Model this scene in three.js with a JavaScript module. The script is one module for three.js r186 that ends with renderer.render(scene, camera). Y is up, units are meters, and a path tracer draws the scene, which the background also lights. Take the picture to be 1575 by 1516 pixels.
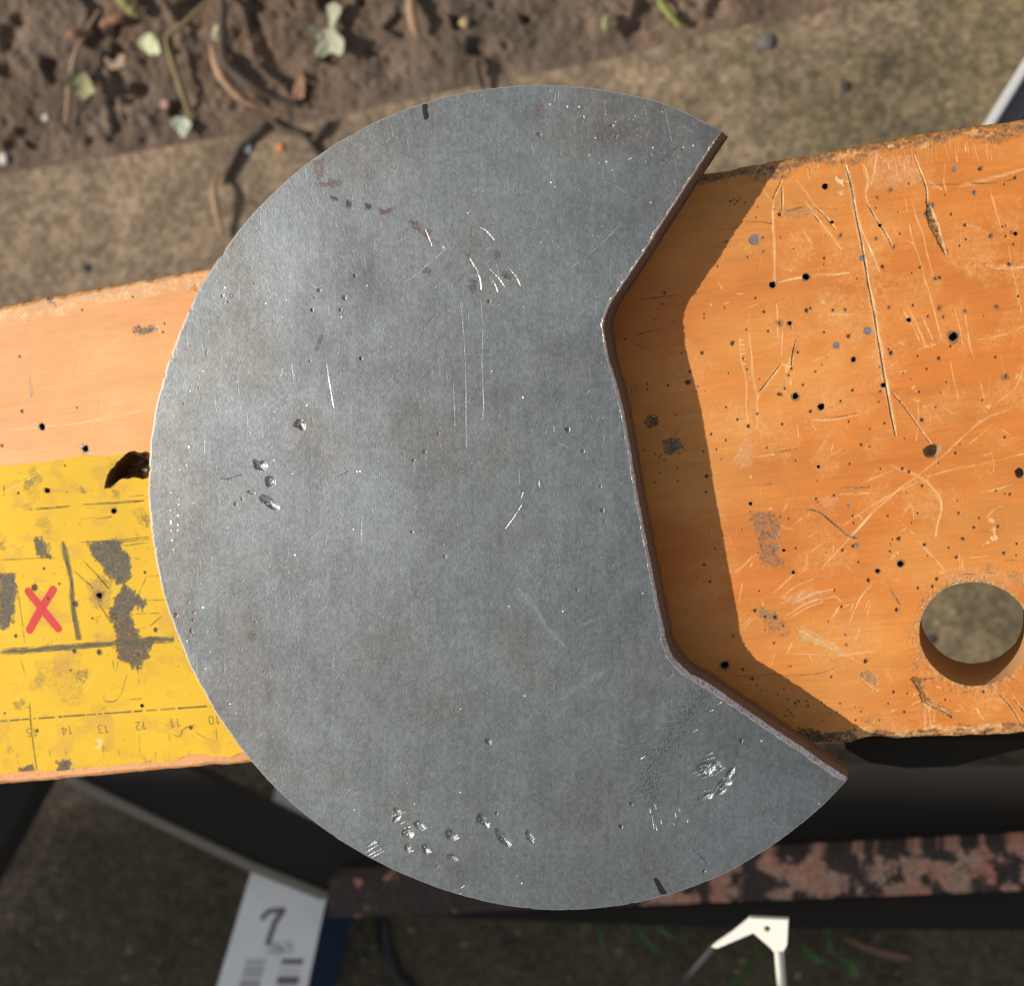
import * as THREE from 'three';
import { mergeGeometries } from 'three/addons/utils/BufferGeometryUtils.js';

// ---------------------------------------------------------------- camera, sky, sun, exposure
const scene = new THREE.Scene();
const camera = new THREE.PerspectiveCamera(33.735, 1024 / 985, 0.02, 120);
camera.position.set(0.10619, 1.03061, -0.05101);
camera.up.set(-0.0277, -0.10538, -0.99405);
camera.lookAt(0.10619 - 0.25268, 1.03061 - 0.9614, -0.05101 + 0.10896);
camera.focus = 0.432;
camera.userData.fStop = 18;
const renderer = new THREE.WebGLRenderer({ antialias: true });
renderer.setSize(1024, 985);
renderer.toneMapping = THREE.LinearToneMapping;
renderer.toneMappingExposure = 1.15;
renderer.shadowMap.enabled = true;

const SUN = new THREE.Vector3(-0.8025, 0.5955, 0.035).normalize();
{ // hazy bright sky: pale blue overhead, whiter low down, a broad glow round the sun
  const W = 512, H = 256, data = new Float32Array(W * H * 4);
  for (let j = 0; j < H; j++) for (let i = 0; i < W; i++) {
    const up = ((j + 0.5) / H - 0.5) * Math.PI, az = ((i + 0.5) / W - 0.5) * 2 * Math.PI, y = Math.sin(up), x = Math.cos(az) * Math.cos(up), z = Math.sin(az) * Math.cos(up);
    const low = Math.exp(-Math.max(0, y) * 1.9), c = Math.max(0, x * SUN.x + y * SUN.y + z * SUN.z), glow = 0.55 * Math.pow(c, 18) + 0.22 * Math.pow(c, 4), o = (j * W + i) * 4;
    data[o] = 0.09 + 0.47 * low + glow; data[o + 1] = 0.117 + 0.465 * low + glow * 0.97; data[o + 2] = 0.15 + 0.45 * low + glow * 0.93; data[o + 3] = 1;
  }
  const t = new THREE.DataTexture(data, W, H, THREE.RGBAFormat, THREE.FloatType);
  t.mapping = THREE.EquirectangularReflectionMapping; t.magFilter = THREE.LinearFilter; t.needsUpdate = true;
  scene.background = t; scene.environment = t;
}
const sun = new THREE.DirectionalLight(new THREE.Color(1, 0.93, 0.82), 4.2);
sun.position.copy(SUN).multiplyScalar(4);
sun.castShadow = true;
sun.shadow.camera.left = sun.shadow.camera.bottom = -1.6;
sun.shadow.camera.right = sun.shadow.camera.top = 1.6;
sun.shadow.camera.near = 0.1; sun.shadow.camera.far = 12;
sun.shadow.mapSize.set(4096, 4096);
sun.shadow.radius = 1.3;
scene.add(sun, sun.target);

// ---------------------------------------------------------------- helpers
const BOARD_TOP = 0.6, PLATE_TOP = 0.614;
let seed = 7;
const rnd = () => { seed = (seed + 0x6d2b79f5) | 0; let t = Math.imul(seed ^ (seed >>> 15), 1 | seed); t = (t + Math.imul(t ^ (t >>> 7), 61 | t)) ^ t; return ((t ^ (t >>> 14)) >>> 0) / 4294967296; };
const rr = (a, b) => a + (b - a) * rnd();
const LAT = new Float32Array(65536).map(() => rnd());
function noise(x, y) {
  const ix = Math.floor(x), iy = Math.floor(y);
  let fx = x - ix, fy = y - iy;
  fx = fx * fx * (3 - 2 * fx); fy = fy * fy * (3 - 2 * fy);
  const a = ix & 255, b = (ix + 1) & 255, c = (iy & 255) << 8, d = ((iy + 1) & 255) << 8;
  const p = LAT[a + c], q = LAT[b + c], r = LAT[a + d], s = LAT[b + d];
  return p + (q - p) * fx + (r - p) * fy + (p - q - r + s) * fx * fy;
}
function fbm(x, y, n) { let s = 0, a = 0.5, t = 0; for (let i = 0; i < n; i++) { s += a * noise(x, y); t += a; a *= 0.5; x = x * 2.03 + 17.1; y = y * 2.03 + 31.7; } return s / t; }
const clamp = (x, a, b) => Math.min(b, Math.max(a, x));
const smooth = (a, b, x) => { const t = clamp((x - a) / (b - a), 0, 1); return t * t * (3 - 2 * t); };
const pairs = (flat) => { const o = []; for (let i = 0; i < flat.length; i += 2) o.push([flat[i], flat[i + 1]]); return o; };
function spline(pts, step) {            // resampled Catmull-Rom through [x, z] points
  if (pts.length < 2) return pts;
  if (pts.length === 2) { const [a, b] = pts, n = Math.max(2, Math.ceil(Math.hypot(b[0] - a[0], b[1] - a[1]) / step)); return Array.from({ length: n + 1 }, (_, i) => [a[0] + (b[0] - a[0]) * i / n, a[1] + (b[1] - a[1]) * i / n]); }
  const c = new THREE.CatmullRomCurve3(pts.map(([x, z]) => new THREE.Vector3(x, 0, z)), false, 'centripetal');
  return c.getSpacedPoints(Math.max(4, Math.ceil(c.getLength() / step))).map((p) => [p.x, p.z]);
}
function distTo(pts, x, z) {
  let best = 1e9;
  for (let i = 0; i + 1 < pts.length; i++) {
    const [ax, az] = pts[i], [bx, bz] = pts[i + 1], dx = bx - ax, dz = bz - az, t = clamp(((x - ax) * dx + (z - az) * dz) / (dx * dx + dz * dz), 0, 1);
    best = Math.min(best, Math.hypot(x - ax - dx * t, z - az - dz * t));
  }
  return best;
}
function yAt(pts, x) { for (let i = 0; i + 1 < pts.length; i++) if (x <= pts[i + 1][0] || i + 2 === pts.length) { const t = (x - pts[i][0]) / (pts[i + 1][0] - pts[i][0]); return pts[i][1] + (pts[i + 1][1] - pts[i][1]) * t; } }

// a surface map in plan: canvas over [x0, x0 + w] x [z0, z0 + h] millimetres
class Plan {
  constructor(x0, z0, w, h, s) {
    Object.assign(this, { x0, z0, w, h, s });
    this.W = Math.round(w * s); this.H = Math.round(h * s);
    const mk = () => { const c = document.createElement('canvas'); c.width = this.W; c.height = this.H; return c; };
    this.canvas = mk(); this.bumpCanvas = mk();
    this.c = this.canvas.getContext('2d'); this.b = this.bumpCanvas.getContext('2d');
    this.b.fillStyle = 'rgb(160,160,160)'; this.b.fillRect(0, 0, this.W, this.H);
    this.c.lineCap = this.b.lineCap = 'round'; this.c.lineJoin = this.b.lineJoin = 'round';
  }
  fill(f) {       // f(x, z) -> [r, g, b] 0..255
    const im = this.c.createImageData(this.W, this.H), d = im.data;
    for (let j = 0, o = 0; j < this.H; j++) for (let i = 0; i < this.W; i++, o += 4) {
      const v = f(this.x0 + (i + 0.5) / this.s, this.z0 + (j + 0.5) / this.s);
      d[o] = v[0]; d[o + 1] = v[1]; d[o + 2] = v[2]; d[o + 3] = 255;
    }
    this.c.putImageData(im, 0, 0);
  }
  relief(f) {     // adds f(x, z) grey levels to the height map
    const im = this.b.getImageData(0, 0, this.W, this.H), d = im.data;
    for (let j = 0, o = 0; j < this.H; j++) for (let i = 0; i < this.W; i++, o += 4) {
      const v = d[o] + f(this.x0 + (i + 0.5) / this.s, this.z0 + (j + 0.5) / this.s);
      d[o] = d[o + 1] = d[o + 2] = v; d[o + 3] = 255;
    }
    this.b.putImageData(im, 0, 0);
  }
  px(p) { return [(p[0] - this.x0) * this.s, (p[1] - this.z0) * this.s]; }
  path(ctx, pts, close) { ctx.beginPath(); pts.forEach((p, i) => { const q = this.px(p); i ? ctx.lineTo(q[0], q[1]) : ctx.moveTo(q[0], q[1]); }); if (close) ctx.closePath(); }
  line(pts, w, color, a, bump = 0) {
    this.path(this.c, pts); this.c.globalAlpha = a; this.c.strokeStyle = color; this.c.lineWidth = Math.max(0.7, w * this.s); this.c.stroke(); this.c.globalAlpha = 1;
    if (bump) { this.path(this.b, pts); this.b.strokeStyle = bump < 0 ? '#000' : '#fff'; this.b.globalAlpha = Math.abs(bump); this.b.lineWidth = Math.max(1, w * this.s); this.b.stroke(); this.b.globalAlpha = 1; }
  }
  // a worn mark: many short, broken, slightly wandering fibres along the path
  fibres(pts, w, colors, a, bump = 0, density = 1, ends = 0.25) {
    const p = spline(pts, 0.35), N = ringNormals(p, false), last = p.length - 1, n = Math.max(6, Math.round(w * this.s * density * p.length / 5));
    if (bump) for (let i = 0; i < last; i += 3) this.line(p.slice(i, i + 5), w * rr(0.25, 0.6), 'rgba(0,0,0,0)', 0, bump * rr(0.3, 1));
    for (let k = 0; k < n; k++) {
      const i = Math.floor(rnd() * last), len = Math.round(rr(2, 3 + Math.min(12, p.length * 0.3))), e = Math.min(last, i + len), off = (rnd() + rnd() + rnd() - 1.5) * 0.62 * w, drift = rr(-0.25, 0.25) * w, seg = [];
      for (let j = i; j <= e; j++) { const tp = Math.min(1, ends + 5 * Math.min(j, last - j) / (last + 1)), o = (off + drift * (j - i) / (len + 1)) * tp; seg.push([p[j][0] + N[j][0] * o, p[j][1] + N[j][1] * o]); }
      if (seg.length > 1) this.line(seg, Math.min(w, rr(0.5, 1.5) / this.s), colors[Math.floor(rnd() * colors.length)], a * rr(0.25, 0.85));
    }
  }
  spot(x, z, r, color, a, bump = 0, rough = 0.25) {
    const pts = [], n = 12, ph = rnd() * 9;
    for (let i = 0; i < n; i++) { const t = i / n * Math.PI * 2, q = r * (1 + rough * (noise(ph + Math.cos(t) * 1.3, ph + Math.sin(t) * 1.3) - 0.5) * 2); pts.push([x + Math.cos(t) * q, z + Math.sin(t) * q]); }
    this.path(this.c, pts, true); this.c.globalAlpha = a; this.c.fillStyle = color; this.c.fill(); this.c.globalAlpha = 1;
    if (bump) { this.path(this.b, pts, true); this.b.globalAlpha = Math.abs(bump); this.b.fillStyle = bump < 0 ? '#000' : '#fff'; this.b.fill(); this.b.globalAlpha = 1; }
  }
  // a stain: an uneven outline filled with overlapping blots of grainy colour
  stain(pts, colors, a, bump = 0, grain = 0.45) {
    const xs = pts.map((p) => p[0]), zs = pts.map((p) => p[1]), x0 = Math.min(...xs), x1 = Math.max(...xs), z0 = Math.min(...zs), z1 = Math.max(...zs);
    const fine = [];
    pts.forEach((p, i) => { const q = pts[(i + 1) % pts.length], n = Math.max(1, Math.ceil(Math.hypot(q[0] - p[0], q[1] - p[1]) / 0.35)); for (let k = 0; k < n; k++) fine.push([p[0] + (q[0] - p[0]) * k / n + rr(-0.16, 0.16), p[1] + (q[1] - p[1]) * k / n + rr(-0.16, 0.16)]); });
    const inside = (x, z) => { let c = false; for (let i = 0, j = pts.length - 1; i < pts.length; j = i++) if ((pts[i][1] > z) !== (pts[j][1] > z) && x < (pts[j][0] - pts[i][0]) * (z - pts[i][1]) / (pts[j][1] - pts[i][1]) + pts[i][0]) c = !c; return c; };
    const m = grain * 1.2, area = (x1 - x0 + 2 * m) * (z1 - z0 + 2 * m), n = clamp(Math.round(area / (grain * grain) * 5), 30, 9000), ring = [...pts, pts[0]];
    for (let i = 0; i < n; i++) {
      const x = rr(x0 - m, x1 + m), z = rr(z0 - m, z1 + m), wx = x + 1.1 * grain * (fbm(x / grain / 1.5, z / grain / 1.5, 2) - 0.5) * 2, wz = z + 1.1 * grain * (fbm(x / grain / 1.5 + 9, z / grain / 1.5, 2) - 0.5) * 2, qx = wx + 1.5 * (fbm(x / 1.6 + 3, z / 1.6, 2) - 0.5), qz = wz + 1.5 * (fbm(x / 1.6, z / 1.6 + 17, 2) - 0.5), dIn = inside(qx, qz), d = distTo(ring, qx, qz);
      const keep = dIn ? 0.45 + 0.55 * smooth(0, grain * 2, d) : Math.max(0, 0.3 - d / grain * 0.35), patch = fbm(x / grain / 2.4 + 5, z / grain / 2.4, 3);
      if (rnd() > keep || patch < 0.34 - 0.1 * a) continue;
      this.spot(x, z, grain * (rnd() < 0.75 ? rr(0.1, 0.4) : rr(0.4, 0.9)), colors[Math.floor(clamp(patch + rr(-0.3, 0.3), 0, 0.999) * colors.length)], a * rr(0.3, 0.85), 0, 0.6);
    }
    if (bump) { this.path(this.b, fine, true); this.b.globalAlpha = Math.abs(bump); this.b.fillStyle = bump < 0 ? '#000' : '#fff'; this.b.fill(); this.b.globalAlpha = 1; }
  }
  tex(canvas, srgb) { const t = new THREE.CanvasTexture(canvas); t.wrapS = t.wrapT = THREE.MirroredRepeatWrapping; if (srgb) t.colorSpace = THREE.SRGBColorSpace; t.magFilter = THREE.LinearFilter; return t; }
  maps() { return { map: this.tex(this.canvas, true), bumpMap: this.tex(this.bumpCanvas, false) }; }
  uv(g) {         // plan uv, in the surface's own millimetres
    const p = g.attributes.position, u = new Float32Array(p.count * 2);
    for (let i = 0; i < p.count; i++) { u[i * 2] = (p.getX(i) * 1000 - this.x0) / this.w; u[i * 2 + 1] = 1 - (p.getZ(i) * 1000 - this.z0) / this.h; }
    g.setAttribute('uv', new THREE.BufferAttribute(u, 2));
    return g;
  }
}
const rgb = (r, g, b) => `rgb(${r},${g},${b})`;

// geometry: a flat cap (metres, y up) from plan points in mm, with holes
function cap(points, y, holes = []) {
  const ring = (p) => p.map(([x, z]) => new THREE.Vector2(x / 1000, -z / 1000));
  const s = new THREE.Shape(ring(points));
  for (const h of holes) s.holes.push(new THREE.Path(ring(h)));
  const g = new THREE.ShapeGeometry(s, 1);
  g.rotateX(-Math.PI / 2); g.translate(0, y, 0);
  return g;
}
function ringNormals(p, closed = true) {
  const n = p.length, area = closed ? p.reduce((s, q, i) => { const r = p[(i + 1) % n]; return s + q[0] * r[1] - r[0] * q[1]; }, 0) : 1, sg = area > 0 ? 1 : -1;
  return p.map((_, i) => { const a = closed ? p[(i + n - 1) % n] : p[Math.max(0, i - 1)], b = closed ? p[(i + 1) % n] : p[Math.min(n - 1, i + 1)], dx = b[0] - a[0], dz = b[1] - a[1], l = Math.hypot(dx, dz) || 1; return [sg * dz / l, -sg * dx / l]; });
}
// a wall along a ring of plan points; profile rows are [outward offset mm, y metres] or functions of the point number
function wall(points, rows, closed = true, flip = false, normals = null) {
  const N = normals ?? ringNormals(points, closed), n = points.length, pos = [], idx = [], uv = [];
  let run = 0; const arc = points.map((p, i) => { if (i) run += Math.hypot(p[0] - points[i - 1][0], p[1] - points[i - 1][1]); return run / 1000; });
  const m = closed ? n + 1 : n;
  rows.forEach((row, r) => { for (let i = 0; i < m; i++) { const k = i % n, [o, y] = typeof row === 'function' ? row(k) : row; pos.push((points[k][0] + N[k][0] * o) / 1000, y, (points[k][1] + N[k][1] * o) / 1000); uv.push(i === n ? (run / 1000) : arc[k], y); } });
  for (let r = 0; r + 1 < rows.length; r++) for (let i = 0; i + 1 < m; i++) { const a = r * m + i, b = a + 1, c = a + m, d = c + 1; flip ? idx.push(a, c, b, b, c, d) : idx.push(a, b, c, b, d, c); }
  const g = new THREE.BufferGeometry();
  g.setAttribute('position', new THREE.Float32BufferAttribute(pos, 3));
  g.setAttribute('uv', new THREE.Float32BufferAttribute(uv, 2));
  g.setIndex(idx); g.computeVertexNormals();
  return g;
}
function circle(x, z, r, n = 20, rough = 0) { const ph = x * 3.1 + z; return Array.from({ length: n }, (_, i) => { const t = i / n * Math.PI * 2, q = r * (1 + rough * (noise(ph + Math.cos(t) * 2, z + Math.sin(t) * 2) - 0.5)); return [x + Math.cos(t) * q, z + Math.sin(t) * q]; }); }
// a slab with walls from a plan outline
function slab(points, top, thick, bevel = 0.6) {
  const inner = points.map((p, i) => { const n = ringNormals(points)[i]; return [p[0] - n[0] * bevel, p[1] - n[1] * bevel]; });
  const gs = [cap(inner, top), wall(points, [[-bevel, top], [0, top - bevel / 1000], [0, top - thick], [-bevel, top - thick - 0.0001]]), cap(inner, top - thick - 0.0001)];
  gs.forEach((g) => g.deleteAttribute('uv'));
  return mergeGeometries(gs.map((g) => (g.index ? g.toNonIndexed() : g)).map((g) => { g.computeVertexNormals(); return g; }));
}
const taken = {};
function numbered(name) { const n = taken[name] = (taken[name] ?? -1) + 1; return n ? name + '_' + String(n).padStart(3, '0') : name; }
function part(name, geometry, material, parent) {
  const m = new THREE.Mesh(geometry, material);
  m.name = name; m.castShadow = m.receiveShadow = true; parent.add(m);
  return m;
}
function thing(name, label, category, group) { const g = new THREE.Group(); g.name = numbered(name); g.userData = { label, category }; if (group) g.userData.group = group; scene.add(g); return g; }
function single(name, geometry, material, label, category, group) { const m = part(numbered(name), geometry, material, scene); m.userData = { label, category }; if (group) m.userData.group = group; return m; }
function structure(name, geometry, material) { const m = part(name, geometry, material, scene); m.userData = { kind: 'structure' }; return m; }
const std = (o) => new THREE.MeshStandardMaterial({ side: THREE.DoubleSide, ...o });
const lin = (r, g, b) => new THREE.Color().setRGB(r, g, b);

// traced plan coordinates in millimetres
const DATA = {board:{dots:[[58.4,-70.5,1.34,'b'],[86.2,-65.6,0.8,'b'],[60.7,-71.0,0.59,'n'],[60.7,-67.4,0.54,'n'],[80.5,-71.3,0.86,'n'],[63.4,-78.2,0.4,'n'],[59.2,-78.9,0.43,'n'],[76.7,-71.2,0.27,'n'],[76.6,-65.5,0.32,'k'],[58.8,-76.2,0.24,'k'],[51.1,-70.1,0.24,'k'],[56.8,-66.0,0.21,'k'],[49.0,-63.7,0.21,'k'],[68.6,-68.0,0.19,'k'],[65.3,-71.0,0.16,'k'],[85.0,-60.3,0.21,'k'],[76.5,-63.9,0.16,'k'],[55.8,-80.0,0.21,'k'],[52.0,-80.5,0.27,'k'],[52.8,-81.0,0.21,'k'],[53.8,-80.5,0.24,'k'],[54.4,-81.3,0.21,'k'],[53.1,-79.8,0.19,'k'],[64.9,-76.9,0.43,'k'],[108.3,-87.5,0.64,'b'],[113.4,-81.6,0.64,'b'],[92.8,-82.5,0.87,'n'],[89.5,-80.7,0.64,'n'],[89.4,-70.4,0.76,'n'],[94.0,-68.2,0.76,'n'],[103.2,-78.7,0.81,'n'],[122.6,-71.6,0.7,'n'],[104.4,-60.2,0.76,'n'],[117.8,-70.9,0.81,'n'],[114.7,-87.5,0.87,'n'],[122.5,-63.7,0.76,'n'],[107.9,-76.3,0.29,'k'],[111.4,-73.6,0.38,'k'],[123.1,-85.1,0.41,'k'],[100.6,-62.9,0.35,'k'],[91.4,-63.3,0.47,'k'],[95.4,-71.6,0.26,'k'],[94.8,-77.0,0.17,'k'],[110.2,-68.3,0.26,'k'],[111.7,-70.0,0.23,'k'],[121.3,-70.6,0.26,'k'],[123.2,-68.6,0.29,'k'],[120.4,-73.0,0.29,'k'],[121.2,-73.2,0.23,'k'],[98.6,-61.6,0.23,'k'],[105.6,-60.4,0.41,'k'],[97.3,-84.1,0.23,'k'],[89.3,-78.1,0.2,'k'],[106.3,-81.0,0.2,'k'],[120.6,-83.5,0.23,'k'],[114.5,-87.2,0.41,'k'],[117.5,-70.6,0.35,'k'],[113.4,-81.7,0.23,'k'],[122.3,-63.7,0.35,'k'],[80.1,-43.1,0.91,'b'],[82.2,-52.3,0.72,'n'],[44.0,-32.0,0.48,'n'],[68.2,-47.7,0.42,'n'],[65.1,-48.7,1.21,'n'],[53.2,-43.6,0.6,'k'],[45.2,-41.0,0.42,'k'],[59.0,-55.4,0.3,'k'],[61.3,-51.8,0.33,'k'],[72.3,-52.2,0.48,'k'],[73.3,-52.7,0.33,'k'],[79.0,-52.2,0.36,'k'],[56.8,-47.2,0.27,'k'],[62.5,-46.7,0.27,'k'],[56.1,-39.6,0.27,'k'],[83.2,-45.6,0.48,'k'],[76.9,-46.5,0.27,'k'],[65.6,-30.3,0.42,'k'],[66.2,-30.3,0.36,'k'],[67.1,-31.8,0.3,'k'],[71.8,-32.8,0.3,'k'],[74.9,-36.3,0.27,'k'],[76.5,-38.1,0.21,'k'],[68.0,-35.3,0.3,'k'],[57.1,-36.7,0.27,'k'],[52.3,-35.7,0.21,'k'],[51.8,-26.7,0.3,'k'],[60.0,-25.1,0.33,'k'],[57.7,-21.8,0.42,'k'],[66.6,-22.4,0.3,'k'],[47.9,-19.5,0.3,'k'],[51.8,-17.9,0.3,'k'],[49.4,-15.4,0.24,'k'],[62.6,-16.1,0.27,'k'],[81.5,-28.7,0.3,'k'],[83.7,-23.4,0.27,'k'],[84.4,-31.5,0.27,'k'],[54.8,-23.4,0.36,'k'],[51.0,-52.9,0.21,'k'],[45.6,-51.3,0.21,'k'],[45.6,-50.2,0.24,'k'],[40.9,-33.2,0.42,'k'],[41.7,-33.3,0.42,'k'],[41.9,-36.0,0.27,'k'],[68.7,-37.1,0.3,'k'],[73.9,-25.9,0.42,'k'],[70.3,-41.3,0.3,'k'],[43.4,-56.6,0.18,'k'],[46.2,-30.9,0.15,'k'],[60.4,-34.1,0.18,'k'],[58.1,-33.3,0.15,'k'],[87.9,-46.9,1.03,'b'],[111.9,-52.0,0.78,'n'],[93.0,-52.9,0.72,'n'],[105.4,-52.7,0.91,'n'],[89.1,-17.0,0.48,'n'],[106.6,-50.5,0.78,'n'],[119.5,-53.1,0.91,'n'],[122.3,-35.6,1.21,'n'],[93.9,-41.2,0.6,'k'],[84.5,-39.5,0.6,'k'],[99.1,-53.4,0.3,'k'],[102.9,-50.6,0.3,'k'],[108.7,-43.1,0.3,'k'],[100.7,-40.5,0.27,'k'],[105.9,-39.9,0.45,'k'],[119.8,-40.3,0.33,'k'],[103.0,-37.2,0.27,'k'],[97.2,-36.2,0.21,'k'],[101.3,-31.4,0.3,'k'],[96.5,-28.9,0.27,'k'],[91.2,-28.6,0.27,'k'],[92.8,-23.1,0.3,'k'],[102.2,-24.1,0.42,'k'],[105.5,-27.5,0.21,'k'],[106.7,-31.2,0.18,'k'],[107.9,-33.9,0.21,'k'],[116.9,-29.4,0.27,'k'],[122.7,-20.1,0.3,'k'],[87.0,-17.4,0.36,'k'],[89.2,-21.6,0.24,'k'],[84.5,-31.6,0.27,'k'],[116.6,-50.7,0.18,'k'],[110.7,-15.8,0.27,'k'],[111.8,-18.0,0.18,'k'],[97.9,-19.3,0.21,'k'],[91.5,-31.3,0.3,'k'],[91.2,-37.7,0.21,'k'],[93.3,-42.2,0.24,'k'],[124.8,-55.7,0.27,'k'],[99.1,-34.6,0.18,'k'],[68.7,2.5,0.26,'k'],[80.4,-4.0,0.29,'k'],[75.7,-2.9,0.35,'k'],[46.6,-8.2,0.41,'k'],[46.7,-3.9,0.32,'k'],[49.1,11.2,0.23,'k'],[46.3,15.7,0.41,'k'],[47.9,20.2,0.29,'k'],[61.3,22.2,0.26,'k'],[70.7,10.3,0.29,'k'],[82.9,10.4,0.41,'k'],[85.6,9.1,0.47,'k'],[60.3,27.5,0.35,'k'],[81.0,21.1,0.29,'k'],[75.9,-7.7,0.17,'k'],[70.3,-12.9,0.2,'k'],[84.2,-12.4,0.26,'k'],[87.0,13.4,0.23,'k'],[66.6,2.1,0.23,'k'],[50.7,-12.9,0.17,'k'],[56.5,5.9,0.15,'k'],[58.6,1.0,0.17,'k'],[89.7,18.1,0.41,'k'],[82.9,25.4,0.26,'k'],[65.7,29.0,0.47,'k'],[60.8,11.9,0.2,'k'],[85.3,1.2,0.29,'k'],[85.6,3.1,0.29,'k'],[76.2,-2.1,0.17,'k'],[78.7,11.2,0.17,'k'],[63.0,29.0,0.29,'k'],[86.6,8.9,0.58,'b'],[84.2,-1.4,0.47,'b'],[97.2,6.8,0.52,'k'],[97.0,25.6,0.52,'k'],[102.7,-7.2,0.38,'k'],[103.7,8.2,0.41,'k'],[92.0,-11.3,0.26,'k'],[94.2,1.0,0.29,'k'],[101.7,-0.0,0.23,'k'],[112.0,-0.3,0.29,'k'],[115.9,3.3,0.35,'k'],[113.2,6.3,0.41,'k'],[111.8,11.2,0.35,'k'],[123.4,9.6,0.35,'k'],[89.7,18.1,0.38,'k'],[102.3,19.7,0.38,'k'],[106.0,19.1,0.35,'k'],[97.6,-11.4,0.35,'k'],[99.3,-10.7,0.35,'k'],[121.0,-6.4,0.26,'k'],[124.4,-5.5,0.35,'k'],[111.5,-3.5,0.2,'k'],[110.7,-15.8,0.26,'k'],[87.0,13.4,0.26,'k'],[95.0,10.3,0.26,'k'],[95.1,8.3,0.17,'k'],[109.7,8.8,0.26,'k'],[121.8,2.8,0.35,'k'],[126.5,7.1,0.26,'k'],[107.0,17.0,0.41,'k'],[117.1,0.8,0.26,'k'],[95.6,7.1,0.2,'k'],[123.2,-5.6,0.23,'k'],[98.9,-5.2,0.17,'k'],[106.6,-13.1,0.2,'k'],[100.3,2.6,0.2,'k'],[104.5,11.1,0.2,'k'],[126.4,10.1,0.23,'k'],[84.0,32.9,0.51,'n'],[84.3,35.5,0.57,'n'],[65.4,36.1,0.67,'n'],[54.4,34.8,0.77,'n'],[60.4,27.5,0.36,'k'],[65.7,29.1,0.46,'k'],[63.0,29.0,0.26,'k'],[67.9,31.3,0.26,'k'],[82.9,25.5,0.26,'k'],[79.6,29.6,0.21,'k'],[89.4,39.7,0.62,'k'],[80.7,44.4,0.28,'k'],[59.6,46.2,0.46,'k'],[57.1,43.7,0.36,'k'],[68.2,48.3,0.23,'k'],[66.6,50.0,0.21,'k'],[74.2,51.3,0.26,'k'],[74.6,52.6,0.26,'k'],[71.2,52.2,0.33,'k'],[72.1,51.6,0.31,'k'],[69.3,51.3,0.21,'k'],[69.3,54.1,0.23,'k'],[70.1,54.8,0.23,'k'],[68.7,55.8,0.23,'k'],[70.6,55.9,0.21,'k'],[78.3,51.4,0.21,'k'],[82.3,53.9,0.26,'k'],[83.1,51.5,0.23,'k'],[88.6,53.3,0.23,'k'],[87.3,55.7,0.26,'k'],[87.1,52.2,0.15,'k'],[79.1,52.6,0.15,'k'],[78.5,56.4,0.18,'k'],[80.4,54.4,0.15,'k'],[63.0,32.7,0.21,'k'],[70.0,42.1,0.18,'k'],[69.4,42.2,0.15,'k'],[62.0,49.3,0.18,'k'],[60.9,48.0,0.21,'k'],[96.9,47.5,0.35,'k'],[99.8,52.7,0.3,'k'],[111.6,53.1,0.35,'k'],[95.5,50.7,0.25,'k'],[93.4,55.3,0.2,'k'],[110.0,48.9,0.3,'k'],[100.4,47.7,0.25,'k'],[119.6,46.0,0.45,'k'],[111.2,49.1,0.15,'k'],[-158.0,-38.6,0.7,'n'],[-157.7,-22.5,0.43,'k'],[-164.9,-12.0,0.43,'k'],[-139.5,-23.8,0.27,'k'],[-110.6,-48.4,0.27,'k'],[-111.2,-45.9,0.32,'k'],[-120.5,-56.2,0.27,'k'],[-136.9,-52.4,0.27,'k'],[34.8,-56.8,0.38,'k'],[34.2,-53.9,0.3,'k'],[24.2,-44.5,0.23,'k'],[32.3,-49.7,0.19,'k'],[30.3,-32.5,0.27,'k'],[30.5,-31.1,0.23,'k'],[36.0,-32.3,0.3,'k'],[41.3,-33.2,0.68,'k'],[41.9,-36.0,0.3,'k'],[39.6,-40.9,0.23,'k'],[38.4,-24.5,0.23,'k'],[46.8,-8.3,0.34,'k'],[45.8,-14.8,0.23,'k'],[29.5,-14.8,0.23,'k'],[32.6,-13.8,0.23,'k'],[34.2,-8.7,0.23,'k'],[38.9,-10.1,0.19,'k'],[39.0,-6.7,0.23,'k'],[32.7,-6.1,0.23,'k'],[35.2,-12.1,0.19,'k']],
holes:[[76.3,-83.8,0.7],[71.9,-60.7,0.86],[63.2,-58.8,0.83],[78.2,-74.7,0.4],[90.3,-73.7,0.44],[123.6,-71.2,0.49],[63.2,-58.2,0.94],[69.7,-29.8,0.78],[76.4,-27.2,0.85],[67.9,-48.8,0.51],[84.5,-39.5,0.6],[109.2,-45.5,1.09],[98.1,-49.7,0.57],[92.2,-32.9,0.6],[58.5,-1.2,0.44],[76.1,-11.4,0.41],[70.1,16.8,0.41],[67.5,11.0,0.41],[97.6,13.4,0.78],[91.9,15.5,0.58],[52.4,42.7,1.03],[-151.4,-18.0,1.07],[-137.2,-11.8,0.97]],
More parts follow.
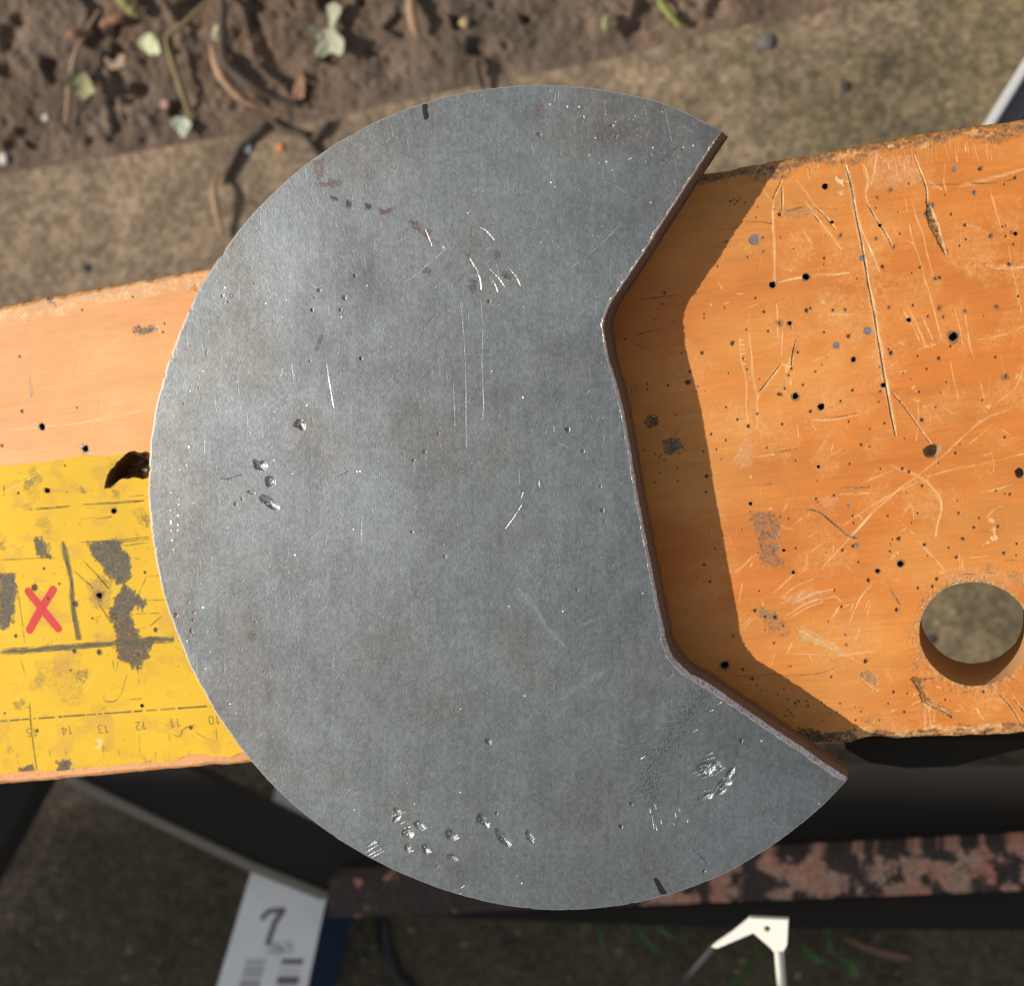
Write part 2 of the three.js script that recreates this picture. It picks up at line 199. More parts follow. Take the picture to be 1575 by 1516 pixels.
lines:[['C',0.7,[81.5,-88.6,82.8,-83.9,84.6,-75.0,86.3,-67.1,87.8,-58.5]],['l',0.48,[85.1,-73.7,86.7,-70.3,88.1,-66.9]],['l',0.48,[63.0,-81.1,63.1,-74.8,63.5,-66.8,63.9,-58.8]],['l',0.48,[70.9,-80.2,74.7,-75.4,77.3,-72.2,80.6,-67.7]],['l',0.48,[64.7,-59.4,69.7,-60.4,74.9,-61.0,82.8,-61.7]],['l',0.48,[85.8,-89.5,87.0,-84.8,86.5,-81.2,87.9,-77.3]],['l',0.3,[59.7,-83.9,62.6,-80.3]],['l',0.3,[66.8,-72.7,69.5,-69.7]],['l',0.3,[70.4,-73.0,73.2,-69.1]],['l',0.3,[66.5,-63.1,68.1,-62.3]],['l',0.3,[68.4,-86.0,71.1,-82.8,74.1,-78.5]],['C',0.38,[65.3,-86.0,63.0,-80.8]],['C',0.38,[65.4,-83.7,65.4,-77.9]],['C',0.38,[74.1,-78.5,76.7,-75.9,79.1,-73.0]],['C',0.38,[73.6,-76.7,75.2,-74.6]],['d',0.19,[48.1,-73.6,51.6,-73.3,56.1,-74.9,59.6,-75.1,63.1,-74.5]],['d',0.19,[66.5,-77.6,70.7,-78.6,74.6,-78.3,79.8,-77.9]],['C',0.38,[98.3,-91.2,100.8,-85.0,101.6,-82.5,101.8,-78.9]],['l',0.41,[102.8,-78.3,104.2,-74.9,105.8,-69.9,106.8,-66.1]],['l',0.7,[101.1,-84.8,103.3,-83.6,105.3,-82.4]],['l',0.7,[87.4,-68.7,89.2,-64.4,90.5,-61.9]],['l',0.7,[116.4,-63.4,120.5,-62.8,125.8,-62.9]],['C',0.58,[87.2,-79.1,89.5,-74.9,91.8,-71.7,93.2,-68.9]],['l',0.49,[108.8,-82.9,113.1,-83.8,117.1,-85.0,121.1,-86.0,125.0,-87.1]],['l',0.49,[89.1,-92.6,87.9,-84.2]],['d',0.2,[100.9,-83.6,107.9,-83.8,113.4,-83.8,118.5,-83.8,122.7,-84.7]],['l',0.2,[97.8,-80.6,99.2,-75.6,100.9,-71.4,102.2,-66.3,103.7,-60.9]],['l',0.2,[116.8,-82.5,118.7,-76.7,120.2,-71.9]],['l',0.2,[105.9,-89.4,105.7,-84.9,106.4,-82.1]],['l',0.2,[121.9,-68.3,122.7,-63.0,124.1,-58.3]],['l',0.2,[110.4,-74.4,117.0,-71.4]],['l',0.2,[93.4,-73.4,94.6,-71.2,98.5,-69.1]],['l',0.2,[108.2,-94.3,108.9,-89.3]],['l',0.2,[110.3,-94.8,111.0,-92.0]],['l',0.2,[112.5,-94.4,114.0,-89.2]],['l',0.2,[116.6,-91.9,117.2,-89.7]],['l',0.2,[93.8,-89.1,94.2,-86.3]],['l',0.2,[95.7,-90.2,96.1,-87.6]],['l',0.2,[91.6,-90.3,92.2,-87.7]],['l',0.2,[96.3,-80.7,96.9,-77.0]],['l',0.2,[97.3,-74.5,98.5,-70.0,100.9,-62.9,102.1,-58.4]],['l',0.33,[57.1,-47.2,58.0,-40.5,58.7,-34.1,59.7,-28.7,59.7,-21.0]],['l',0.33,[64.4,-53.8,64.8,-45.1]],['l',0.33,[73.9,-39.1,78.3,-40.9]],['l',0.33,[76.6,-51.7,77.8,-51.1,84.9,-51.2]],['l',0.18,[54.9,-45.7,55.3,-39.0,56.7,-34.1,56.8,-26.8,57.4,-21.9]],['l',0.18,[54.2,-51.7,59.3,-53.8]],['l',0.18,[48.6,-60.2,50.1,-57.8]],['l',0.18,[66.0,-47.2,65.8,-40.3]],['l',0.18,[54.6,-44.4,55.8,-44.3]],['l',0.18,[54.7,-43.2,56.1,-43.2]],['l',0.18,[54.9,-42.0,56.3,-41.9]],['l',0.18,[55.1,-40.8,56.5,-40.8]],['l',0.18,[55.3,-39.6,56.5,-39.3]],['l',0.18,[55.4,-38.4,56.6,-38.1]],['l',0.18,[46.8,-54.1,47.4,-53.4]],['l',0.18,[50.2,-53.7,52.0,-54.3]],['l',0.18,[53.5,-56.3,55.6,-56.5]],['l',0.18,[73.6,-22.8,75.2,-21.0]],['l',0.18,[70.1,-22.4,70.7,-19.1]],['l',0.18,[75.3,-15.2,77.9,-18.3]],['l',0.18,[78.9,-14.7,79.7,-17.4]],['C',0.6,[65.9,-38.1,63.2,-34.5,60.3,-30.8]],['c',0.48,[69.9,-44.5,69.1,-42.1,68.6,-37.9]],['l',0.66,[75.4,-56.2,76.6,-53.8]],['l',0.66,[68.0,-35.1,68.4,-33.3]],['l',0.66,[60.2,-31.1,59.7,-29.0]],['l',0.36,[73.9,-23.7,76.6,-23.6,82.5,-24.4,85.8,-25.3]],['d',0.24,[76.9,-23.9,82.5,-24.8,85.7,-25.6]],['d',0.24,[64.8,-15.0,69.0,-15.9,70.8,-16.0]],['C',0.85,[87.5,-60.0,89.6,-50.2,91.6,-39.2,93.0,-31.8,94.5,-24.3,95.6,-19.9]],['l',0.48,[97.4,-53.7,99.2,-49.9,101.6,-45.2,102.4,-43.1]],['l',0.48,[101.7,-43.1,103.1,-43.0]],['l',0.36,[96.2,-52.6,99.2,-47.6,100.8,-44.6]],['l',0.36,[101.0,-51.2,102.7,-47.6,104.1,-44.6]],['l',0.36,[123.8,-59.2,124.5,-56.0,125.5,-51.7]],['l',0.36,[115.0,-44.7,118.7,-45.3,122.3,-46.2]],['l',0.36,[124.2,-47.0,126.1,-48.2]],['l',0.36,[107.3,-27.2,110.2,-25.8]],['l',0.36,[98.6,-29.5,101.2,-28.9]],['l',0.36,[99.7,-41.7,101.7,-42.6,104.8,-43.5]],['l',0.36,[124.3,-34.8,125.3,-36.1]],['l',0.21,[101.8,-59.9,103.7,-54.0,105.2,-48.2,106.2,-44.9]],['l',0.21,[109.0,-53.1,110.7,-47.3,111.5,-43.5]],['l',0.21,[100.8,-28.0,101.0,-23.0,100.7,-18.5]],['l',0.21,[109.0,-37.0,110.9,-29.3]],['l',0.21,[119.7,-28.3,124.7,-32.7,126.5,-37.7]],['l',0.21,[107.9,-15.6,112.6,-20.2,117.6,-24.7,123.7,-27.5,126.7,-29.6]],['l',0.21,[113.5,-17.8,119.6,-23.3]],['l',0.21,[121.1,-22.1,123.9,-20.7]],['l',0.21,[111.7,-51.7,113.3,-43.5,114.3,-40.0]],['l',0.21,[108.6,-39.4,109.3,-34.9]],['l',0.21,[93.4,-37.5,95.4,-39.0]],['l',0.21,[115.9,-34.4,116.9,-30.6]],['l',0.21,[95.9,-44.3,97.0,-43.4,95.9,-43.9]],['l',0.21,[99.5,-31.9,99.9,-32.8]],['l',0.21,[95.5,-36.3,97.8,-36.6]],['l',0.21,[102.1,-28.0,102.9,-27.5,102.1,-27.6]],['l',0.21,[115.6,-24.4,116.8,-24.0]],['C',0.3,[94.5,-31.1,98.0,-26.8,101.7,-21.8,104.6,-17.9]],['K',0.7,[73.4,-0.1,76.8,0.6,79.4,2.6,82.1,4.8,84.1,6.5,86.7,7.2]],['K',0.41,[82.1,-5.8,85.8,-6.1,89.5,-6.5]],['l',0.38,[81.0,-4.1,89.5,-4.8]],['l',0.38,[58.5,-13.6,64.6,-14.4]],['l',0.38,[77.1,15.7,79.6,12.6,83.8,7.7,89.7,0.8]],['l',0.38,[68.0,28.6,74.4,24.7,79.3,23.0,81.0,22.7,82.5,23.9]],['l',0.38,[69.1,25.9,75.5,22.3,80.7,20.9]],['f',0.7,[71.5,10.5,73.3,12.6,73.0,15.2,71.3,17.7]],['f',0.7,[81.7,12.8,83.7,14.5,86.1,17.4]],['f',0.7,[64.4,23.1,70.1,17.4]],['d',0.23,[64.6,-14.6,67.5,-15.2,70.4,-15.7]],['d',0.23,[59.8,-6.6,62.1,-6.3,64.4,-6.8]],['l',0.2,[69.3,4.4,73.9,1.0]],['l',0.2,[73.8,11.9,78.4,7.9]],['l',0.2,[66.6,1.8,68.3,-1.8]],['l',0.2,[65.9,24.5,71.4,20.1,75.4,18.4]],['l',0.2,[64.4,23.1,70.1,17.4]],['l',0.2,[54.8,18.1,58.9,13.1]],['l',0.2,[55.5,26.2,56.6,20.1]],['l',0.2,[80.5,28.0,82.5,25.0]],['l',0.2,[86.8,24.8,88.2,21.7,90.1,19.9]],['l',0.2,[82.3,4.2,86.5,0.9]],['l',0.2,[66.4,4.2,67.6,5.0,69.9,5.5]],['l',0.2,[53.9,17.8,60.7,11.8]],['l',0.2,[58.6,15.8,59.2,14.6]],['l',0.2,[73.5,7.5,76.0,5.6]],['l',0.2,[80.8,27.7,81.6,25.9]],['l',0.2,[85.1,26.6,85.7,24.5]],['l',0.2,[63.1,0.4,64.0,-0.2]],['l',0.2,[79.9,12.0,80.4,9.3]],['l',0.2,[71.1,24.0,72.0,22.2]],['l',0.2,[86.0,0.3,87.7,2.3]],['l',0.47,[93.6,-12.8,97.3,-11.2,101.3,-9.6,104.7,-6.9,107.0,-3.8,107.4,-0.7,106.6,2.6,106.2,6.1]],['l',0.32,[85.8,5.4,91.3,-0.8,95.8,-5.0]],['l',0.32,[101.7,7.1,105.2,10.8,108.9,15.1]],['l',0.32,[91.5,18.0,87.9,22.0,86.3,25.7]],['l',0.2,[85.7,1.5,94.1,-4.3,101.0,-7.7]],['l',0.2,[89.1,-0.1,101.0,-9.5,109.7,-16.9]],['l',0.2,[102.9,-9.2,109.3,-11.4,115.6,-12.7,121.3,-14.4,127.2,-15.9]],['l',0.2,[97.3,1.7,99.8,-2.2,100.7,1.6]],['l',0.2,[110.5,12.0,119.6,10.6]],['l',0.2,[118.7,0.9,120.6,-1.6,122.7,-2.6]],['l',0.2,[115.5,-5.5,121.5,-6.8,125.0,-8.1]],['l',0.2,[96.2,1.7,98.5,3.7,100.5,5.4]],['l',0.2,[96.3,5.5,98.8,4.1]],['l',0.2,[112.1,9.6,112.5,14.3]],['l',0.2,[112.9,10.2,113.3,14.5]],['l',0.2,[119.3,-17.1,119.9,-11.4,118.9,-10.6]],['l',0.2,[88.6,25.9,89.9,23.4]],['l',0.2,[85.5,-6.4,91.1,-9.2,95.1,-11.0]],['l',0.2,[107.0,15.9,108.6,15.1]],['l',0.2,[116.6,-15.0,119.3,-15.9]],['K',0.47,[95.5,20.2,97.3,23.4,98.2,24.5]],['d',0.17,[123.5,11.5,128.1,11.3]],['d',0.17,[112.5,15.6,116.4,15.4]],['d',0.17,[119.2,14.9,121.4,14.8]],['d',0.15,[53.2,45.5,58.5,45.6,65.1,44.7,68.0,44.9,74.2,44.2,76.8,43.9,80.4,42.6,82.4,41.5]],['l',0.28,[69.2,29.1,73.8,26.2,77.9,24.2]],['l',0.28,[79.8,28.9,81.6,26.7,84.8,24.7]],['l',0.28,[67.9,39.6,70.1,35.7]],['l',0.28,[69.9,35.7,68.9,38.7]],['l',0.18,[84.7,30.0,87.3,23.0]],['l',0.18,[86.3,34.9,87.5,31.1]],['l',0.18,[68.9,38.7,75.1,38.7,84.4,38.3,92.2,36.7]],['l',0.18,[57.3,32.6,60.1,29.0]],['l',0.18,[61.9,24.1,62.2,26.2]],['l',0.18,[65.5,26.1,69.7,23.8]],['l',0.18,[89.0,28.2,90.2,24.4]],['l',0.18,[75.4,40.5,74.6,39.0]],['l',0.18,[64.5,42.5,65.5,38.9]],['l',0.18,[56.5,32.4,59.3,28.8]],['l',0.18,[72.4,32.4,75.5,34.1,78.7,35.3]],['l',0.18,[74.5,34.2,76.6,35.1,80.5,36.8]],['l',0.32,[104.7,50.1,104.9,56.2]],['l',0.32,[105.6,50.6,106.3,55.6]],['l',0.32,[106.9,51.5,107.2,55.0]],['l',0.32,[101.3,48.8,102.2,47.6]],['l',0.32,[100.4,51.1,103.5,49.4]],['l',0.17,[113.3,49.8,115.0,51.5]],['l',0.17,[111.2,51.7,114.3,51.4]],['l',0.17,[116.0,51.4,117.6,50.6,118.6,52.3]],['l',0.17,[96.1,52.7,97.7,52.1]],['l',0.17,[118.6,52.3,119.6,53.5]],['l',0.17,[107.5,45.4,108.7,45.8]],['l',0.17,[126.2,45.5,127.2,47.7]],['C',0.54,[123.2,46.2,126.1,49.5,129.0,53.9]],['C',0.54,[127.2,47.7,129.5,50.7]],['d',0.17,[104.1,43.8,105.7,43.5,108.6,43.0]],['d',0.17,[114.2,46.6,117.7,46.0]],['B',0.97,[-154.8,-33.0,-154.7,-29.7,-154.6,-26.6]],['l',0.43,[-165.4,-16.6,-137.9,-19.5,-119.1,-23.2]],['l',0.43,[-124.8,-57.7,-122.2,-55.1]],['l',0.43,[-142.8,-14.6,-136.9,-11.0]],['l',0.43,[-159.2,-52.1,-155.9,-48.5]],['l',0.43,[-158.3,-50.3,-156.6,-47.9]],['d',0.23,[37.1,-18.2,39.3,-20.2]],['d',0.23,[33.3,-11.9,34.4,-13.9]],['d',0.23,[26.2,-43.4,31.8,-41.5]],['d',0.23,[26.6,-45.4,34.1,-47.7,38.0,-49.7]],['d',0.23,[27.7,-55.1,37.9,-56.2]]],
blobs:[['g',0.35,[64.6,-77.9,72.0,-78.8,74.6,-77.5,71.5,-76.0,65.2,-76.1]],['w',0.95,[78.3,-86.0,79.4,-86.3,80.4,-85.2,82.0,-85.4,81.0,-83.8,80.2,-84.4,79.1,-85.2]],['w',0.95,[79.7,-82.6,80.6,-82.7,80.8,-82.0,79.9,-81.9]],['w',0.95,[81.4,-88.8,81.9,-88.6,82.5,-86.2,82.0,-85.8]],['w',0.95,[81.8,-93.0,83.4,-93.2,83.4,-92.7,81.8,-92.4]],['c',0.95,[101.7,-79.5,102.6,-78.6,104.0,-74.9,105.5,-69.9,106.8,-66.2,105.8,-67.4,104.0,-70.8,102.5,-73.6,101.8,-76.7]],['p',0.35,[86.9,-91.8,92.4,-91.6,98.5,-91.2,100.3,-85.0,97.6,-83.4,90.4,-83.0,87.1,-83.1]],['w',0.45,[66.5,-38.4,68.2,-39.7,68.7,-37.3,67.7,-36.0]],['w',0.45,[67.6,-33.9,69.4,-33.6,68.7,-32.9]],['p',0.4,[55.3,-17.6,57.4,-18.5,59.3,-17.3,58.7,-14.6,55.0,-14.5]],['w',0.5,[117.2,-27.1,118.4,-27.8,119.2,-27.4,118.1,-26.3]],['w',0.5,[99.6,-32.2,100.1,-32.6,100.1,-32.0,99.7,-31.8]],['p',0.35,[100.5,-44.0,103.3,-44.3,107.0,-45.8,107.1,-44.6,103.4,-43.2,100.8,-42.5]],['p',0.35,[83.5,-25.2,88.7,-26.0,89.0,-25.2,83.5,-24.6]],['s',0.75,[58.4,1.4,60.5,0.6,63.4,0.4,66.1,2.4,66.2,7.2,64.7,7.8,62.4,8.8,64.7,9.3,66.5,10.7,65.1,12.0,68.3,13.9,67.2,15.2,63.7,15.9,61.3,15.4,61.2,10.9,60.0,6.8]],['g',0.6,[63.2,5.8,64.9,5.1,66.1,6.0,65.9,7.5,63.8,7.7]],['g',0.6,[59.4,27.2,62.7,26.8,66.2,27.8,66.8,29.2,61.5,29.4]],['g',0.6,[63.6,9.3,65.9,9.0,66.5,10.7,65.1,11.7]],['p',0.45,[76.4,-3.2,79.3,-3.9,81.9,-2.5,79.6,-0.7,77.3,-0.9]],['p',0.45,[54.3,-15.1,58.1,-15.8,59.3,-14.0,58.5,-11.6,55.3,-10.7,53.2,-13.3]],['p',0.45,[66.8,24.2,72.5,20.9,79.8,21.8,72.6,25.4]],['w',0.5,[58.3,-8.8,59.0,-9.0,59.1,-8.1,58.4,-7.9]],['w',0.6,[119.4,1.3,120.4,0.7,120.9,1.5,119.7,2.1]],['w',0.6,[119.6,3.3,121.5,2.9,121.5,4.9,122.2,5.8,121.1,6.7,120.1,6.3,120.9,5.0,120.7,3.7]],['w',0.6,[118.3,7.5,119.5,7.0,119.8,7.5,118.5,8.1]],['w',0.6,[95.1,12.2,95.7,11.3,97.3,10.0,96.6,11.4,95.5,12.3]],['g',0.45,[124.4,14.7,128.4,14.8,128.5,17.9,126.7,18.0,124.7,16.4]],['g',0.45,[119.4,12.8,121.0,13.0,121.4,14.8,119.4,14.9]],['p',0.35,[108.6,15.3,116.9,13.5,123.8,14.4,125.8,17.8,119.8,16.9,111.5,17.8,109.3,17.3]],['t',0.6,[70.8,32.0,73.4,31.8,76.6,33.3,79.2,34.7,83.1,37.2,85.7,38.9,87.0,40.1,83.9,39.0,79.2,36.9,75.3,36.0,72.4,34.3]],['g',0.65,[88.0,43.0,90.8,42.2,92.5,43.5,92.6,46.2,89.6,45.0]],['t',0.5,[87.8,44.1,89.6,45.3,92.6,47.0,92.6,48.0,89.7,46.4]],['s',0.35,[61.7,27.9,66.1,27.4,67.7,29.7,69.8,31.7,68.8,34.2,66.2,34.6,64.1,32.8,62.0,30.8]],['g',0.5,[88.1,55.1,89.8,54.7,91.9,55.1,91.7,56.2,89.9,56.4]],['k',0.7,[71.9,58.4,75.8,59.0,79.7,59.8,83.6,59.8,82.3,61.5,77.1,62.4,74.0,61.0]],['c',0.55,[100.9,43.7,102.1,43.2,103.8,43.8,105.3,43.5,103.9,45.1,105.4,47.8,106.9,49.5,110.3,51.3,111.7,52.7,110.8,53.0,108.3,51.4,105.9,50.5,104.0,49.6,103.2,46.9,101.9,44.7]],['t',0.6,[103.5,49.7,106.4,49.5,108.8,50.9,111.2,52.2,109.8,52.8,106.9,51.0,105.5,52.1]],['s',0.5,[101.3,39.7,103.0,39.3,103.5,40.8,102.6,42.1,101.6,41.7]],['s',0.5,[101.4,37.9,104.6,38.2,104.6,38.6,101.8,38.6]],['k',0.85,[-121.5,-46.2,-119.1,-48.5,-117.8,-47.4,-114.9,-47.7,-112.6,-46.8,-115.9,-45.9,-117.9,-44.7,-119.5,-46.2]],['k',0.85,[-149.9,-56.3,-147.2,-56.4,-145.4,-53.3,-147.6,-54.2]],['k',0.85,[-157.4,-55.0,-155.7,-55.3,-156.1,-53.8]],['k',0.85,[-102.9,-58.5,-100.7,-59.0,-100.7,-58.2]],['g',0.3,[-121.1,-47.3,-113.2,-48.2,-112.3,-45.9,-119.9,-45.0]],['b',0.5,[-139.1,-13.1,-136.8,-13.2,-135.5,-11.4,-136.9,-9.5,-138.2,-9.8]],['k',0.75,[29.6,-22.8,31.2,-24.0,33.5,-23.6,33.9,-22.1,32.0,-21.3,30.0,-21.8]],['k',0.75,[35.2,-17.0,37.1,-18.2,39.5,-17.9,40.3,-16.3,39.1,-14.4,36.8,-13.7,35.4,-15.1]],['g',0.4,[25.5,-32.1,27.9,-32.2,27.5,-29.8,25.6,-29.8]],['g',0.4,[34.0,-17.8,41.1,-17.5,40.3,-14.4,35.2,-13.9]]],
outline:{top:[[-177.2,-51.6],[-164.0,-53.7],[-142.4,-57.1],[-96.7,-64.3],[-23.0,-76.2],[47.1,-88.0],[73.0,-92.0],[97.2,-96.1],[111.4,-98.0],[124.6,-99.4],[134.5,-100.8]],
bot:[[-183.3,94.2],[-169.6,92.5],[-136.3,87.4],[-87.0,79.9],[-4.6,70.8],[76.0,62.7],[84.5,62.3],[92.1,60.4],[96.3,60.5],[109.5,59.2],[129.7,56.8],[140.1,55.6]]},
gouges:{char:[[-131.3,-0.1],[-130.6,-2.4],[-129.6,-5.0],[-127.7,-6.8],[-126.6,-8.2],[-125.1,-9.4],[-123.4,-10.9],[-121.7,-11.4],[-119.5,-11.0],[-117.3,-11.2],[-115.7,-10.3],[-114.7,-7.3],[-115.3,-4.8],[-117.5,-3.5],[-118.7,-3.2],[-121.7,-3.6],[-123.4,-3.1],[-124.8,-3.2],[-126.2,-2.8],[-127.6,-1.7],[-128.5,-0.4]],
g2:[[102.4,-16.4],[103.1,-17.2],[104.4,-17.8],[105.8,-18.1],[107.1,-17.4],[106.7,-15.9],[106.2,-14.7],[104.2,-14.4],[103.0,-14.9]],
g3:[[125.2,-11.5],[126.0,-12.4],[127.0,-12.4],[127.9,-11.6],[127.9,-10.1],[126.9,-9.6],[125.8,-9.9]]},
doghole:[116.6,31.0,13.7]},
tape:{dots:[[-141.8,34.8,0.84,'k'],[-155.4,30.4,0.97,'k'],[-142.7,49.2,0.71,'k'],[-134.4,49.1,0.78,'k'],[-156.1,74.5,0.52,'k'],[-105.0,70.2,0.52,'k'],[-115.7,41.4,0.58,'k'],[-150.8,33.6,0.45,'k'],[-152.0,24.6,0.39,'k'],[-162.3,45.6,0.52,'k'],[-167.0,69.8,0.32,'k'],[-118.7,24.4,0.39,'k'],[-136.4,39.0,0.32,'k'],[-144.0,-6.6,0.26,'k'],[-159.8,2.0,0.39,'k'],[-147.0,29.0,0.32,'k'],[-144.1,55.2,0.32,'k'],[-133.9,32.0,1.95,'n']],
holes:[[-150.2,1.0,0.84],[-128.3,6.5,0.84],[-133.9,32.0,0.97],[-120.8,64.6,0.52]],
lines:[['d',0.58,[-156.6,6.7,-149.6,6.2,-142.9,5.4]],['d',0.58,[-138.8,4.9,-129.8,4.2,-118.5,3.1]],['d',0.26,[-140.8,16.3,-129.3,15.4,-117.2,13.8]],['d',0.26,[-135.1,16.6,-125.3,15.6,-117.2,14.4]],['d',0.26,[-127.8,17.0,-117.2,15.5]],['d',0.26,[-123.3,2.1,-118.4,1.5]],['d',0.26,[-166.9,22.6,-150.1,21.2]],['d',0.26,[-139.8,9.2,-131.6,8.6,-129.1,8.1]],['d',0.26,[-140.6,9.6,-139.4,11.4]],['d',0.26,[-161.3,31.1,-160.3,38.6,-159.4,47.8]],['d',0.26,[-161.6,50.9,-159.7,57.0]],['d',0.26,[-118.7,25.7,-114.3,25.2]],['d',0.26,[-123.3,33.2,-112.4,32.3]],['d',0.26,[-122.6,36.9,-114.2,36.3]],['d',0.26,[-123.6,42.0,-117.9,40.4,-113.8,37.3]],['d',0.26,[-118.3,25.5,-120.9,30.8,-123.6,36.9]],['d',0.26,[-133.2,61.5,-133.1,63.7,-129.1,63.4,-125.4,55.4]],['d',0.26,[-125.8,63.1,-121.1,62.5]],['d',0.26,[-121.9,52.6,-121.6,58.0]],['d',0.26,[-162.2,66.0,-162.3,67.8,-158.3,67.4]],['d',0.26,[-130.0,50.8,-129.8,54.5]],['d',0.26,[-128.4,51.4,-129.0,55.1]],['d',0.26,[-132.4,37.7,-129.3,41.7]],['d',0.26,[-122.6,20.1,-118.2,21.1]],['d',0.26,[-157.7,59.9,-157.8,61.9,-156.1,61.4]],['W',1.69,[-145.8,16.1,-143.2,27.3,-142.7,36.3,-141.1,45.7]],['W',1.69,[-168.0,50.9,-148.5,48.7,-131.1,46.4,-116.4,44.6,-109.9,43.9]],['H',0.58,[-168.8,72.4,-154.3,70.5,-121.8,66.3,-99.2,63.4,-94.4,62.8]],['n',0.39,[-158.4,65.4,-158.2,72.3,-156.6,86.9]],['n',0.39,[-139.3,21.1,-130.6,29.8]],['n',0.39,[-141.9,25.0,-135.5,30.0]],['n',0.39,[-134.0,34.4,-130.1,40.2]],['n',0.39,[-164.6,-0.2,-164.7,3.2]],['R',1.82,[-157.6,31.8,-153.1,36.9,-147.9,42.6]],['R',1.82,[-149.2,30.9,-153.6,37.2,-157.6,43.5]],['l',0.39,[-140.7,62.7,-134.6,54.0]],['l',0.39,[-146.5,64.6,-139.7,57.4]],['l',0.39,[-160.1,-2.1,-149.1,-6.1]],['l',0.39,[-166.1,2.5,-153.4,-3.8]],['d',0.19,[-163.2,81.9,-163.2,85.4]],['d',0.19,[-152.1,80.0,-152.1,82.7]],['d',0.19,[-146.6,78.1,-146.6,83.1]],['d',0.19,[-134.1,77.6,-133.9,81.8]],['d',0.19,[-122.0,73.0,-122.0,79.1]],['d',0.19,[-116.9,77.9,-116.8,81.0]],['d',0.19,[-97.0,69.8,-96.8,73.6]],['d',0.19,[-112.2,72.3,-112.1,74.6]],['d',0.19,[-128.7,78.8,-128.7,80.3]],['n',0.32,[-111.4,72.3,-109.0,73.3,-107.4,70.9,-104.1,69.5]]],
blobs:[['W',0.9,[-136.7,16.2,-127.7,15.1,-123.8,19.8,-123.2,26.5,-126.5,28.1,-130.5,26.0,-133.6,21.7,-136.0,20.3]],['W',0.9,[-125.6,28.4,-118.9,33.0,-119.4,35.6,-122.2,33.9,-124.3,37.7,-127.5,37.5,-130.8,37.3,-128.2,32.6,-126.5,29.6]],['W',0.9,[-167.1,27.1,-162.0,26.6,-162.3,35.7,-164.3,42.7,-167.7,43.6]],['W',0.9,[-154.9,15.7,-152.4,15.6,-151.3,19.3,-148.4,21.1,-154.2,20.6]],['W',0.9,[-120.0,44.2,-115.1,43.6,-117.3,47.1,-119.7,47.9]],['c',0.6,[-130.8,35.8,-124.3,36.9,-121.2,43.5,-118.1,48.6,-121.5,53.3,-124.7,52.0,-128.7,49.9,-128.5,43.9]],['c',0.6,[-149.3,84.1,-145.5,82.6,-146.0,85.4,-149.4,86.4]],['c',0.6,[-162.5,86.6,-158.2,85.5,-157.5,87.7,-161.7,88.5]],['s',0.25,[-157.1,53.0,-141.1,51.4,-139.9,65.8,-146.6,66.9,-149.8,62.5,-155.6,58.3]],['s',0.25,[-149.3,0.2,-143.6,0.4,-144.4,1.3,-149.0,1.7]],['s',0.4,[-155.5,55.2,-153.0,57.4,-153.5,60.5,-156.5,61.4,-154.7,58.6]],['s',0.4,[-138.7,27.1,-128.9,26.7,-130.8,35.8,-136.5,36.0]],['w',0.8,[-136.5,75.9,-134.4,75.3,-134.4,78.8,-136.6,79.3]]],
outline:{top:[[-179.1,-4.5],[-165.8,-5.8],[-152.7,-7.3],[-144.0,-8.7],[-137.5,-9.6],[-131.2,-9.5],[-117.4,-11.5],[-101.9,-13.0]],
bot:[[-183.2,91.3],[-169.5,89.0],[-160.5,87.6],[-149.4,86.4],[-138.4,84.8],[-125.3,82.6],[-112.5,80.9],[-104.0,78.3],[-94.6,78.3],[-87.3,76.4],[-71.0,73.7]]},
nums:[['12',-121.4,70.7],['13',-133.9,72.6],['14',-146.0,73.8],['15',-158.0,75.2],['11',-110.2,69.2],['10',-97.5,67.5],['16',-170.7,76.8]]},
